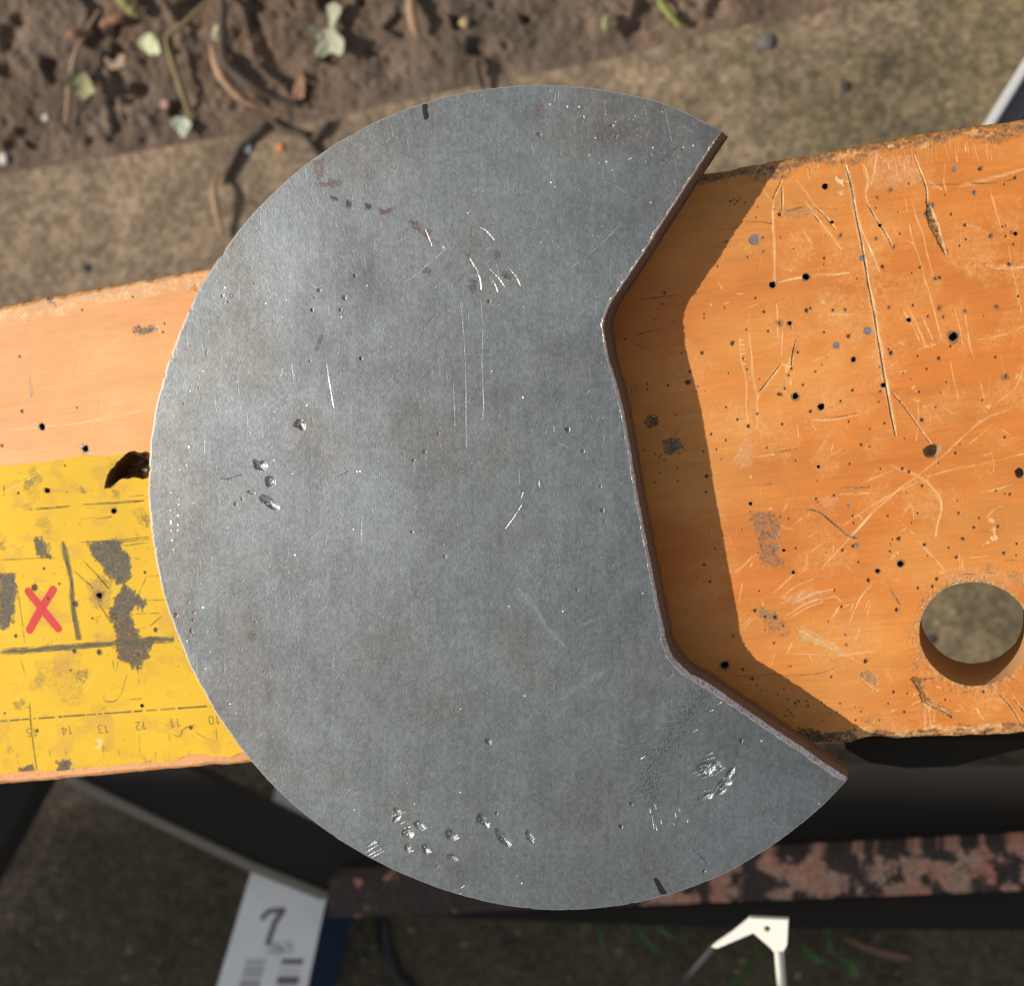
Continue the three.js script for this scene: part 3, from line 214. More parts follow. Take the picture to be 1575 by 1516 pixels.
plate:{dots:[[-45.6,-39.2,0.55,'k'],[-9.5,-54.5,0.55,'k'],[-47.1,-61.4,0.47,'k'],[-50.2,-55.6,0.78,'k'],[-51.3,-52.4,0.55,'k'],[-57.7,-57.6,0.55,'k'],[-51.0,-50.3,0.27,'w'],[-0.1,-29.3,0.27,'w'],[-21.9,-68.9,0.27,'w'],[-15.2,-77.7,0.23,'w'],[-8.7,-36.1,0.2,'w'],[-43.5,-58.8,0.2,'w'],[-45.5,-39.2,0.54,'k'],[-51.8,-35.1,0.27,'k'],[-72.7,-14.6,0.2,'k'],[-71.3,-10.9,0.27,'w'],[-65.8,-7.3,0.2,'w'],[-46.9,-8.4,0.27,'w'],[-46.0,-8.5,0.27,'w'],[-61.4,-26.2,0.2,'w'],[-48.2,7.5,0.23,'w'],[-17.8,79.4,0.24,'w'],[-31.1,83.6,0.24,'w'],[-1.7,101.5,0.24,'w'],[-0.4,103.5,0.34,'w'],[-48.8,86.7,0.21,'w'],[-7.7,84.4,0.48,'k'],[0.9,95.7,0.34,'k'],[-24.8,100.8,0.41,'k'],[64.1,59.3,0.31,'w'],[79.2,74.9,0.23,'w'],[58.6,59.7,0.62,'k'],[49.5,95.6,0.54,'k'],[29.6,78.8,0.62,'k'],[26.8,85.1,0.77,'k'],[3.8,-97.4,0.21,'w'],[15.6,-101.6,0.31,'w'],[23.3,-99.1,0.38,'w'],[24.3,-100.2,0.21,'w'],[24.5,-96.4,0.28,'w'],[29.3,-101.4,0.21,'w'],[28.9,-100.6,0.17,'w'],[19.0,-96.2,0.21,'w'],[21.9,-90.1,0.31,'w'],[20.0,-89.8,0.17,'w'],[28.3,-90.9,0.21,'w'],[27.8,-90.6,0.21,'w'],[32.1,-90.0,0.17,'w'],[34.0,-93.4,0.24,'w'],[33.8,-91.6,0.17,'w'],[44.3,-93.6,0.28,'w'],[41.8,-93.2,0.24,'w'],[33.6,-79.6,0.21,'w'],[7.3,-85.2,0.21,'w'],[8.4,-84.0,0.17,'w'],[17.5,-91.9,0.17,'w'],[11.6,-104.4,0.31,'w'],[14.7,-104.2,0.31,'w'],[7.1,-105.1,0.24,'w'],[23.5,-88.0,0.17,'w'],[-86.0,-56.2,0.47,'k'],[-84.2,-54.5,0.34,'k'],[-91.0,-40.7,0.34,'k'],[-98.4,-26.3,0.34,'k'],[-76.4,-59.6,0.23,'k'],[-84.0,-64.2,0.23,'k'],[-58.6,-55.7,0.34,'k'],[-57.4,-57.7,0.54,'k'],[-59.5,-52.4,0.6,'k'],[-60.5,-38.2,0.4,'k'],[-62.9,-37.9,0.3,'k'],[-87.3,-50.2,0.23,'k'],[-93.8,-30.7,0.27,'k'],[-104.7,-48.7,0.2,'k'],[-83.4,-56.2,0.57,'o'],[-72.9,-54.2,0.27,'w'],[-92.1,-35.4,0.2,'w'],[-96.1,-29.9,0.2,'w'],[-61.3,-26.3,0.34,'w'],[-85.0,-58.5,0.3,'w'],[-96.9,-14.1,0.34,'w'],[-70.9,-24.4,0.17,'w'],[-0.1,-29.3,0.31,'w'],[10.9,27.6,0.23,'w'],[11.7,-21.0,0.78,'r'],[21.3,0.1,0.47,'r'],[20.7,-6.2,0.35,'r'],[16.0,-15.4,0.35,'r'],[-31.4,7.7,0.39,'r'],[14.7,21.6,0.31,'r'],[-22.1,13.9,0.35,'r'],[15.8,-6.1,0.23,'r'],[-27.7,-14.3,0.55,'r'],[-30.9,-11.8,0.47,'r'],[-23.6,-19.4,0.31,'r'],[0.4,51.2,0.27,'w'],[10.9,27.6,0.2,'w'],[-4.0,26.9,0.2,'w'],[32.4,21.8,0.23,'w'],[-17.7,55.9,0.2,'w'],[32.6,66.1,0.23,'w'],[-102.2,33.8,0.67,'r'],[-77.9,34.7,0.3,'r'],[-96.8,35.3,0.34,'r'],[-96.6,33.0,0.3,'r'],[-98.3,30.1,0.27,'r'],[-102.9,7.4,0.27,'w'],[-100.8,8.1,0.27,'w'],[-102.9,9.7,0.2,'w'],[-101.0,9.6,0.2,'w'],[-102.7,12.4,0.2,'w'],[-102.4,15.2,0.2,'w'],[-93.2,49.0,0.23,'w'],[-85.9,58.8,0.2,'w'],[-85.6,8.4,0.23,'w'],[-93.6,31.4,0.3,'w'],[-98.8,41.3,0.23,'w'],[-65.4,15.3,0.3,'w'],[-102.8,-1.1,0.2,'w'],[-103.1,4.0,0.2,'w'],[-103.0,7.1,0.36,'w'],[-102.9,7.8,0.27,'w'],[-102.9,9.7,0.22,'w'],[-102.7,12.6,0.2,'w'],[-102.4,15.2,0.22,'w'],[-100.4,2.3,0.22,'w'],[-100.6,5.4,0.27,'w'],[-100.7,8.0,0.27,'w'],[-100.8,9.8,0.18,'w'],[-100.3,0.8,0.16,'w'],[-96.8,-14.1,0.22,'w'],[-97.7,-8.9,0.2,'w'],[-99.9,-7.7,0.13,'w']],
lines:[['l',0.2,[-44.4,-55.4,-37.9,-58.4,-32.0,-60.3,-26.9,-64.1,-21.5,-68.4]],['l',0.2,[-17.6,-55.1,-16.6,-44.8,-16.2,-36.4,-16.0,-26.0]],['l',0.2,[-12.0,-55.9,-11.4,-46.4,-11.6,-38.5,-11.2,-26.1]],['l',0.2,[-19.6,-33.6,-19.4,-26.0]],['l',0.2,[-35.3,-70.3,-32.8,-71.4]],['l',0.2,[-59.5,-57.6,-56.4,-59.2]],['S',0.31,[-55.7,-37.5,-53.8,-25.9]],['S',0.43,[-13.2,-74.1,-10.7,-73.1,-8.3,-70.6]],['S',0.43,[-13.4,-63.4,-12.2,-60.6,-11.8,-57.6]],['S',0.43,[-9.5,-62.9,-7.1,-60.6,-5.4,-58.4]],['S',0.43,[-9.5,-60.8,-8.1,-59.0,-7.3,-57.0]],['S',0.43,[-4.2,-62.9,-2.6,-61.3,-1.1,-58.6]],['S',0.43,[-14.9,-65.7,-13.6,-63.4]],['S',0.43,[-27.3,-73.7,-26.3,-71.4,-25.4,-69.2]],['d',0.23,[-26.2,-49.3,-24.1,-51.1]],['d',0.23,[-38.4,-55.6,-39.3,-55.0]],['d',0.17,[-87.4,-5.5,-85.1,-5.5,-80.8,-6.9]],['d',0.17,[-53.3,-6.4,-49.2,-8.6]],['l',0.17,[-65.9,-37.8,-65.4,-34.4]],['l',0.17,[-46.0,4.4,-46.2,10.8]],['l',0.17,[-69.1,-35.1,-69.0,-34.2]],['S',0.24,[-46.1,97.3,-42.5,95.5]],['S',0.24,[-45.9,98.8,-42.2,96.2]],['S',0.24,[-45.3,99.7,-41.0,97.1]],['S',0.24,[-44.1,100.0,-40.4,97.8]],['S',0.24,[-44.1,96.0,-42.9,95.2]],['S',0.24,[-35.1,91.1,-32.4,90.1]],['S',0.24,[-34.9,92.0,-32.0,91.0]],['S',0.24,[-34.6,93.1,-31.8,92.0]],['S',0.24,[-35.5,89.6,-34.3,89.0]],['S',0.24,[-11.5,88.4,-9.6,87.3]],['S',0.24,[-4.7,93.6,-3.4,92.6]],['S',0.24,[1.8,91.4,3.1,90.5]],['S',0.24,[-29.3,91.0,-27.8,90.0]],['S',0.24,[-20.0,92.9,-18.5,92.1]],['S',0.24,[-28.0,97.5,-26.5,96.8]],['S',0.24,[-19.8,99.0,-18.5,98.4]],['S',0.24,[-33.2,97.6,-31.7,96.9]],['S',0.24,[-38.2,87.6,-33.9,86.0]],['S',0.24,[-20.2,107.9,-19.1,108.4]],['S',0.24,[-19.1,108.6,-18.0,107.9]],['S',0.24,[-18.0,106.4,-17.0,105.7]],['s',0.23,[45.8,69.4,48.1,68.3]],['s',0.23,[46.6,69.8,49.7,68.8]],['s',0.23,[48.2,70.5,51.3,69.4]],['s',0.23,[49.7,64.0,51.2,63.4]],['s',0.23,[48.9,65.6,51.6,64.6]],['s',0.23,[49.7,68.8,52.0,67.0]],['s',0.23,[51.7,69.4,54.4,67.2]],['s',0.23,[52.1,73.8,54.4,70.0]],['s',0.23,[53.3,74.1,56.0,69.9]],['s',0.23,[53.7,71.7,55.2,69.6]],['s',0.23,[48.2,74.1,50.6,73.5]],['s',0.23,[47.8,76.1,50.2,74.8]],['s',0.23,[49.0,76.0,51.0,75.5]],['s',0.23,[55.2,69.6,57.5,66.2]],['s',0.23,[49.7,67.2,51.2,66.2]],['s',0.23,[48.1,67.3,49.7,66.6]],['s',0.23,[50.5,68.3,52.4,67.8]],['S',0.23,[35.8,78.3,36.3,79.5]],['S',0.23,[35.2,81.6,35.8,85.0]],['S',0.23,[36.2,83.9,36.6,85.5]],['S',0.23,[41.4,80.3,41.7,81.5]],['S',0.23,[41.0,83.2,41.2,83.7]],['S',0.23,[44.8,82.0,44.8,82.6]],['S',0.23,[34.6,79.6,34.8,80.8]],['S',0.23,[37.6,82.6,37.8,83.6]],['S',0.23,[42.3,79.0,42.7,79.8]],['S',0.23,[49.9,52.4,51.1,51.9]],['S',0.23,[52.2,50.4,53.4,49.6]],['S',0.23,[45.9,58.2,47.2,57.3]],['S',0.23,[31.9,66.4,33.3,65.5]],['l',0.15,[55.7,80.3,56.8,83.1]],['l',0.15,[46.8,88.8,47.4,88.3]],['d',0.31,[46.2,89.8,50.4,93.3]],['d',0.31,[67.4,79.8,69.3,81.6]],['l',0.14,[9.1,-108.9,8.9,-106.5]],['l',0.14,[8.2,-107.9,8.0,-105.6]],['l',0.14,[20.9,-106.1,21.5,-101.8]],['l',0.14,[31.3,-104.1,32.0,-101.5]],['l',0.14,[36.8,-103.0,38.7,-94.3]],['l',0.14,[23.2,-84.6,27.0,-81.9]],['l',0.14,[39.0,-86.0,40.0,-83.0]],['l',0.14,[7.4,-70.1,10.6,-67.5]],['l',0.14,[43.6,-98.1,45.9,-100.1]],['l',0.21,[9.2,-61.0,16.6,-66.1,22.2,-70.8,26.4,-75.5]],['l',0.13,[-66.0,-37.8,-65.3,-32.9]],['l',0.13,[-69.0,-35.0,-68.5,-36.4]],['l',0.13,[-67.6,-56.0,-67.0,-54.7]],['l',0.13,[-60.0,-59.2,-57.8,-57.8]],['l',0.13,[-60.4,-56.7,-57.8,-57.9]],['l',0.13,[-71.5,-47.3,-68.8,-50.5]],['l',0.13,[-92.5,-19.0,-92.4,-12.5]],['S',0.23,[-5.3,6.0,-3.0,2.9,-0.7,-0.6]],['S',0.23,[-0.9,-2.4,-0.3,-4.0]],['l',0.2,[-16.2,-31.0,-16.1,-23.8,-16.0,-15.9]],['l',0.2,[-11.2,-31.1,-11.2,-27.1,-11.5,-23.1]],['l',0.2,[-19.4,-28.0,-19.2,-21.3]],['l',0.2,[8.1,-22.6,8.0,-20.2]],['l',0.2,[6.6,-22.4,5.8,-19.8]],['l',0.2,[16.5,-29.6,17.5,-31.4]],['l',0.2,[-14.4,-12.6,-14.5,-11.3]],['l',0.2,[-1.5,-11.2,-1.3,-6.4]],['l',0.2,[17.4,-20.0,15.8,-17.8]],['l',0.2,[14.5,-24.7,15.0,-25.1]],['l',0.2,[8.5,-17.6,13.4,-15.6]],['w',0.39,[4.3,-7.4,4.3,-5.6]],['F',0.86,[-0.5,10.9,2.8,7.1,7.7,4.1,14.7,3.5]],['G',1.8,[-2.0,21.3,3.4,27.6,6.7,32.4,11.2,37.0]],['G',1.8,[9.6,51.8,14.2,48.3,21.9,43.4]],['G',0.94,[9.2,55.6,12.5,53.5]],['G',0.94,[6.7,16.9,4.2,20.3]],['G',0.94,[14.1,32.4,19.8,29.3,22.6,28.3]],['F',0.2,[-2.0,42.2,4.2,41.1,10.0,40.1,15.8,38.0]],['F',0.63,[22.5,16.7,26.2,16.9,30.6,16.8]],['l',0.2,[38.8,44.8,40.2,43.3]],['G',0.47,[-92.5,36.5,-93.0,40.3]],['G',0.47,[-82.4,14.4,-82.5,17.0]]],
blobs:[['r',0.6,[-40.3,-79.1,-36.1,-79.2,-36.9,-77.8,-39.5,-77.7]],['r',0.6,[-31.5,-76.0,-29.0,-75.5,-29.4,-73.8,-31.1,-74.2]],['r',0.6,[-27.9,-74.5,-25.2,-73.3,-25.6,-70.2,-26.9,-71.0,-27.7,-72.6]],['r',0.6,[-28.0,-63.9,-25.3,-62.5,-26.1,-61.3,-27.8,-61.7]],['r',0.6,[-8.5,-68.0,-6.0,-68.0,-6.2,-66.0,-8.3,-64.9]],['r',0.6,[-15.7,-68.1,-14.9,-67.9,-14.7,-65.7,-15.7,-66.1]],['r',0.6,[-59.1,-86.6,-50.0,-86.4,-52.6,-85.2,-56.5,-84.9]],['k',0.6,[-14.9,-60.6,-13.2,-60.6,-12.4,-57.8,-13.6,-56.7,-14.9,-57.9]],['k',0.6,[-5.8,-62.1,-3.4,-61.7,-3.8,-60.2,-5.8,-60.6]],['k',0.6,[-44.8,-80.9,-42.0,-80.1,-42.9,-78.7,-44.3,-79.5]],['k',0.6,[-49.7,-81.6,-47.5,-81.2,-48.0,-79.6,-49.5,-79.8]],['k',0.6,[-53.9,-82.9,-51.4,-82.6,-51.8,-81.2,-53.7,-81.5]],['k',0.6,[-57.7,-45.9,-56.6,-45.7,-57.1,-43.8,-58.6,-41.0,-59.3,-41.0]],['R',0.35,[20.6,-99.5,24.8,-100.0,28.9,-98.6,27.6,-96.3,24.1,-93.3,20.7,-93.8,18.6,-96.5]],['R',0.35,[37.9,-93.3,41.3,-93.6,40.0,-91.0,36.2,-88.7,35.2,-90.1]],['R',0.35,[2.4,-105.1,5.9,-105.6,5.5,-101.6,3.1,-100.7]],['R',0.35,[25.3,-76.2,26.7,-75.5,26.0,-74.5,25.0,-74.8]],['R',0.35,[23.2,-73.2,25.0,-73.8,24.6,-72.8]],['g',0.3,[-94.5,-34.8,-91.0,-34.8,-90.6,-32.3,-92.6,-30.1,-96.2,-26.9,-98.2,-26.1,-96.1,-30.4]],['g',0.3,[-99.8,-25.0,-97.0,-25.4,-99.1,-21.4,-103.2,-15.9,-104.8,-14.1,-101.9,-19.5]],['g',0.3,[-58.0,-45.9,-56.5,-45.6,-56.9,-43.5,-58.4,-40.7,-59.5,-40.7]],['r',0.55,[-58.6,-92.1,-55.8,-93.1,-55.1,-88.8,-56.9,-86.8,-59.0,-88.9]],['r',0.55,[-54.8,-87.5,-50.5,-87.0,-51.3,-85.7,-54.8,-85.8]],['r',0.55,[-40.4,-79.1,-36.0,-79.1,-37.3,-77.7,-40.1,-77.5]],['r',0.55,[-31.7,-75.9,-29.0,-75.2,-27.6,-72.6,-29.0,-73.3]],['k',0.45,[-49.9,-81.5,-47.4,-81.1,-47.8,-79.8,-49.6,-79.8]],['k',0.45,[-44.4,-80.8,-42.2,-80.5,-42.5,-79.0,-44.3,-79.1]],['k',0.45,[-53.8,-83.2,-51.3,-82.5,-52.0,-81.5,-53.8,-81.9]],['r',0.3,[22.4,16.0,25.5,16.1,25.5,17.3,22.8,17.0]],['r',0.28,[-99.8,27.3,-96.3,27.8,-95.2,32.2,-95.7,39.7,-99.0,40.6,-102.8,35.5,-103.2,32.6,-99.5,30.9]],['r',0.6,[-78.9,37.0,-77.6,38.2,-78.8,40.1,-80.0,38.9]]],
dents:[[-63.5,-21.3,1.74,1.54,0,1.2],[-75.7,-9.3,2.08,1.68,20,1.2],[-72.5,-4.9,1.68,1.61,0,1.3],[-73.0,1.0,2.85,1.54,25,1.1],[-78.5,-1.9,1.34,0.47,10,0.5],[-81.1,0.1,0.4,0.47,0,1],[-83.2,1.5,0.4,0.47,0,1],[-33.4,91.7,1.55,1.72,35,0.9],[-36.4,88.0,0.62,1.38,45,0.7],[-29.7,89.3,1.38,1.1,0,0.7],[-20.4,91.6,1.79,1.38,20,0.9],[-11.5,86.7,2.0,1.31,50,0.9],[-5.7,91.3,2.58,1.24,50,1],[1.6,89.7,1.89,1.03,55,0.9],[-33.2,96.3,1.1,1.03,0,0.6],[-28.1,96.3,1.38,1.24,0,0.9],[-20.3,97.8,1.55,1.03,20,0.6],[-36.2,85.7,0.86,0.69,0,0.4],[50.1,67.5,2.32,1.94,0,0.8],[48.5,68.2,1.55,0.97,30,0.6],[52.0,66.2,1.55,1.16,0,0.6],[54.4,71.6,2.32,1.01,-40,0.8],[56.0,68.3,1.55,0.77,-50,0.6],[49.4,75.2,1.78,1.01,-20,0.7],[53.7,73.7,1.55,0.77,-30,0.6],[4.0,-97.3,0.55,0.62,0,0.9],[15.6,-101.6,0.35,0.28,0,0.6],[23.2,-99.1,0.55,0.35,0,0.6],[24.5,-96.4,0.28,0.28,0,0.6],[-9.8,64.5,0.94,0.78,0,0.8],[-97.5,38.3,0.54,0.6,0,0.6]],
pits:[[47.9,47.3,45.6,51.8,42.5,56.0,39.8,60.6,37.8,65.2,35.9,69.8,34.3,73.9,32.8,78.1],2.71],
spk:[[30.7,-97.2,2.43,1.56,34],[26.9,-95.3,1.39,1.04,16],[39.8,-92.3,1.91,1.39,22],[36.7,-89.7,1.04,1.39,12],[36.1,-102.7,1.39,0.87,10],[42.3,-98.2,2.43,1.04,12],[21.3,-105.8,0.55,0.76,6],[24.1,-96.0,2.08,2.08,10]],
clouds:[['L',0.5,-66.9,-65.8,14,22,0],['L',0.35,-45.0,-14.7,16,18,0],['L',0.35,-39.5,4.7,14,16,0],['L',0.2,-71.2,-37.5,22,30,0]],
marks:[[[-27.8,-106.0],[-26.4,-106.2],[-26.5,-104.5],[-26.1,-103.1],[-26.6,-102.2],[-27.2,-102.2],[-27.6,-104.2]],[[35.8,98.8],[36.3,98.5],[37.0,98.9],[38.3,100.9],[39.3,102.6],[37.9,102.9],[36.7,100.9]]],
rim:[[-3.1377,110.53],[-2.6419,110.01],[-2.3631,109.66],[-1.9386,109.86],[-1.5024,110.11],[-1.221,110.45],[-1.0854,109.7],[0.6773,109.7],[0.8426,109.87],[1.1293,110.39],[1.497,110.49],[1.9204,109.55],[2.221,109.72],[2.6552,109.99]],
notch:[[51.2,-97.0],[43.2,-85.0],[33.3,-69.7],[25.8,-58.2],[24.5,-56.3],[22.9,-53.9],[21.7,-51.3],[21.1,-49.2],[21.1,-46.6],[21.6,-44.1],[22.3,-40.2],[25.5,-28.1],[28.3,-14.6],[29.6,-6.9],[32.3,7.5],[35.0,20.8],[36.0,26.0],[37.0,31.1],[37.2,33.7],[37.8,35.5],[38.7,37.9],[39.7,39.5],[41.5,41.3],[44.1,43.4],[47.7,45.3],[60.2,52.9],[72.9,60.9],[85.5,68.7]]},
things:{stems:[['straw','tan dry straw stem lying across the dark soil',[-454.1,-256.8,-461.6,-240.9,-467.8,-223.1,-479.5,-181.4],2.0,'s1',10],['straw','long bent straw stem, tan turning olive, reaching the slab edge',[-373.7,-259.5,-388.3,-244.2,-399.4,-235.0,-396.1,-220.3,-391.1,-204.0,-386.3,-181.1],2.0,'s2',9],['stalk','short thick olive stalk among the soil crumbs',[-433.1,-265.6,-428.7,-259.7,-419.9,-250.4],4.2,'ol',6],['bark_strip','curved orange tan bark strip beside the dark stem',[-369.0,-228.6,-359.4,-209.1,-351.0,-197.6,-340.0,-189.4],3.6,'ba',7],['root','dark curved stem in place of a stem shadow on the soil',[-361.0,-260.8,-358.0,-254.0,-357.2,-234.0,-355.7,-218.3,-348.5,-209.1,-336.3,-199.8,-324.2,-194.4,-312.1,-187.9],3.4,'dk',14],['bark_strip','straight tan bark sliver in the soil above the steel plate',[-229.9,-255.4,-226.5,-240.1,-224.2,-228.6],3.4,'ba',8],['twig','dark crooked twig in place of a stem shadow on the concrete slab',[-332.7,-179.5,-335.5,-176.5,-343.7,-170.5,-352.1,-163.9,-358.5,-152.9,-364.2,-143.0,-362.9,-137.9],2.6,'dk',1],['straw','pale straight straw lying on the concrete slab',[-370.0,-144.4,-369.5,-135.6,-368.7,-126.7,-366.4,-102.1],2.3,'s1',10],['twig','thin dark twig running along the soil and slab edge',[-330.0,-181.3,-326.7,-177.5,-320.0,-173.0,-306.6,-168.9,-300.0,-160.7,-294.8,-154.5],2.4,'dk',1],['twig','short dark twig crossing the edge twig',[-287.2,-178.8,-294.6,-171.6,-301.3,-165.1],2.2,'dk',2],['grass_blade','bright green grass blade lying on bare soil',[-69.3,-245.6,-62.3,-236.9,-54.7,-228.2],2.6,'gr',5],['grass_blade','short pale green grass blade in the soil',[-100.1,-237.0,-100.7,-231.9,-101.3,-226.9],2.6,'gp',5],['root','short dark stem poking out of the soil',[-186.8,-215.0,-185.6,-203.4,-182.5,-195.1],2.4,'dk',4],['twig','small orange brown twig crossing a straw stem',[-473.8,-238.1,-467.2,-239.9,-458.8,-242.0],2.4,'or',8],['twig','orange bark fragment with a pointed end',[-450.3,-245.3,-443.8,-247.8,-436.4,-249.1,-429.9,-251.7],3.0,'or',6]],  // dark curved stem and crooked slab twig stand in for stem shadows
leaves:[['leaf','crumpled olive green leaf lying on a straw stem',[-471.0,-223.2,-467.0,-218.2,-462.4,-214.7,-457.0,-209.6,-452.5,-204.5,-447.1,-199.8,-452.7,-199.1,-457.3,-198.9,-461.2,-196.1,-466.6,-200.0,-471.2,-203.5,-472.7,-209.3,-472.8,-213.4],'lo',16],['leaf','small pale yellow leaf lying on dark soil',[-413.8,-239.6,-409.8,-236.2,-406.7,-231.3,-404.6,-226.3,-411.0,-224.2,-416.8,-227.6,-421.3,-232.7,-418.0,-236.6],'ly',9],['leaf','small grey green leaf at the end of a straw',[-400.7,-183.2,-393.4,-183.8,-388.9,-182.0,-385.4,-178.6,-389.2,-173.1,-392.0,-169.1,-396.4,-174.1,-399.9,-178.3],'lg',9],['leaf','large ragged pale grey leaf with torn outline',[-289.0,-251.7,-283.0,-253.6,-277.1,-248.4,-280.2,-242.5,-281.1,-234.9,-273.8,-228.0,-274.4,-221.4,-276.9,-218.2,-283.4,-221.2,-289.5,-218.2,-293.7,-218.9,-293.6,-224.4,-292.3,-228.8,-297.1,-234.5,-297.6,-238.3,-290.4,-236.4,-286.2,-237.3,-287.3,-243.9],'lp',12],['leaf','tiny yellow green leaf beside the dark stem',[-365.6,-241.9,-362.5,-242.9,-360.7,-238.3,-362.1,-232.8,-365.2,-232.4,-367.0,-236.3],'ly',9],['bark_chip','orange brown bark chip lying upright in the soil',[-308.9,-211.7,-305.6,-207.2,-305.3,-197.2,-305.8,-193.6,-312.9,-193.8,-313.0,-199.6,-310.9,-205.1],'or',5],['leaf','small dry tan leaf curled in the soil',[-450.0,-225.7,-446.4,-220.7,-442.7,-221.3,-439.8,-226.9,-435.7,-225.9,-435.4,-220.2,-440.1,-217.1,-444.7,-216.9,-449.2,-220.8],'lt',8]],
pebbles:[['pinkish pebble beside a grey green leaf',[-405.7,-192.5],3.4,'pk'],['white pebble in the soil below a straw stem',[-497.6,-186.6],2.4,'wh'],['pale pebble at the slab edge in the corner of the soil',[-533.5,-159.5],4,'wh'],['orange brick crumb on the concrete slab',[-324.9,-162.7],2.6,'oc'],['bluish grey pebble on the concrete slab',[-349.1,-163.0],4,'bl'],['dark stone chip on the concrete slab by the board edge',[-471.4,-83.4],3,'dc'],['tan stone chip in the soil above the steel plate',[-193.9,-236.3],3,'tn'],['black stone chip sunk in the slab',[45.4,-189.3],3,'dc'],['grey stone at the soil edge of the slab',[-2.3,-217.6],4.5,'dg'],['dark pebble seen through the round hole in the board',[104.9,150.0],3,'dc']],
soil:[[-642.8,-136.6],[-536.8,-149.6],[-475.6,-156.2],[-406.4,-165.1],[-348.8,-172.2],[-302.0,-178.5],[-247.3,-188.2],[-189.6,-197.9],[-129.4,-206.7],[-91.7,-213.7],[-54.7,-221.8],[-2.6,-230.5],[40.5,-237.0],[120.1,-242.4],[228.1,-253.9]],
beam:[[-250.4,295.3],[179.9,235.0],[180.9,262.1],[-250.7,320.2]],
sheet:[[-224.3,243.4],[55.4,207.6],[180.8,200.9],[182.9,258.0],[-220.7,319.1]],
brace:[[-398.3,219.1],[-249.6,278.9],[-217.0,294.1],[-256.1,311.6],[-308.9,295.9],[-374.7,271.7],[-436.6,247.8]],
strip:[[-436.6,247.8],[-374.7,271.7],[-308.9,295.9],[-256.1,311.6],[-261.4,315.9],[-312.2,300.9],[-377.6,276.7],[-441.6,253.0]],
leg:[[-445.6,231.0],[-463.2,258.1],[-491.6,304.8],[-523.4,357.8],[-558.1,347.4],[-499.2,247.9]],
bracketplate:[[82.4,68.2],[131.9,65.0],[143.2,64.2],[143.2,65.7],[132.0,68.3],[122.4,71.6],[113.6,74.7],[101.0,76.2],[90.0,75.4],[83.4,72.0]],
box:[[-298.1,233.0],[-249.3,229.6],[-290.9,413.0],[-358.4,420.7]],
cable:[-261.8,355.3,-256.8,363.9,-254.4,383.8,-247.9,400.2,-239.8,409.5,-229.7,426.5],
clip:[41.0,181.0,55.6,180.2,55.3,190.3,54.0,193.0,49.9,193.5,49.5,192.5,42.3,186.8,28.4,194.4,26.1,194.1,34.3,187.4],
cliphole:[47.6,184.7],
clipstem:[[52.1,192.3],[25.5,474.1]],
cliprod:[[27.2,194.2],[-95.5,453.1]],
lowerStrip:[[-183.2,317.7],[-14.0,295.9],[182.5,269.0],[183.4,293.0],[-13.7,311.0],[-174.8,320.3]],
rail:[[106.5,-126.1],[128.4,-163.6],[147.9,-196.8],[176.3,-245.2]],
blades:[[[86.4,317.2,76.8,324.6,58.4,332.4,38.5,336.4],5],[[47.2,332.8,48.6,340.6,51.3,349.6,57.7,355.5],5],[[56.2,346.4,63.8,352.2,65.2,359.9,60.5,371.0],7],[[32.4,348.9,40.1,354.7,47.8,361.8],7],[[-85.8,331.3,-73.8,343.7,-64.4,356.4,-55.0,373.0],5],[[-68.6,331.0,-57.9,340.8,-47.2,357.3],5],[[-2.9,364.7,5.9,354.4,8.4,351.4],5],[[-99.2,335.4,-97.8,353.0,-95.0,374.6],4],[[-10.6,372.2,-0.4,364.4],5]],
stalks:[[-64.4,345.9,-41.4,343.7,-17.4,344.7],[57.0,346.1,76.2,350.9,98.4,355.3]]}};
const { board: BD, tape: TD, plate: PD, things: TH } = DATA;

// ---------------------------------------------------------------- ground, slab, soil
const groundPlan = new Plan(-900, -500, 1500, 1200, 1.36);
{
  const g = groundPlan;
  g.fill((x, z) => {
    const big = fbm(x / 160, z / 160, 4), mid = fbm(x / 22 + 9, z / 22, 4), fine = fbm(x / 3.4, z / 3.4 + 5, 2), grit = rnd();
    const algae = smooth(0.42, 0.62, 0.55 * fbm(x / 90 + 3, z / 90 + 40, 4) + 0.25 * fbm(x / 9 + 70, z / 9, 3) + 0.0011 * (z + 170) + 0.0009 * x + 0.1);
    const k = 0.53 + 0.27 * big + 0.33 * mid + 0.5 * (fine - 0.5) + 0.12 * (grit - 0.5);
    const shadeTint = 1 - 0.22 * smooth(-8, 8, z - 238 + 0.14 * x + 30 * (mid - 0.5));  // painted darkening that deepens the shade in front of the bench
    const r = (146 - 26 * algae) * shadeTint, gg = (125 - 20 * algae) * shadeTint, b = (102 - 23 * algae) * shadeTint;
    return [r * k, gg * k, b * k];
  });
  for (let i = 0; i < 5200; i++) { const x = rr(-900, 600), z = rr(-500, 700), l = rnd(); g.spot(x, z, rr(0.7, 2.4) * (l > 0.96 ? 1.8 : 1), l < 0.5 ? rgb(196, 176, 148) : l < 0.9 ? rgb(104, 88, 68) : rgb(66, 56, 46), rr(0.15, 0.5), 0, 0.5); }
  g.relief((x, z) => 46 * (fbm(x / 6, z / 6, 3) - 0.5) + 24 * (rnd() - 0.5));
}
const soilEdge = (x) => yAt(TH.soil, x) + 7 * (fbm(x / 14, 3, 3) - 0.5) + 3;
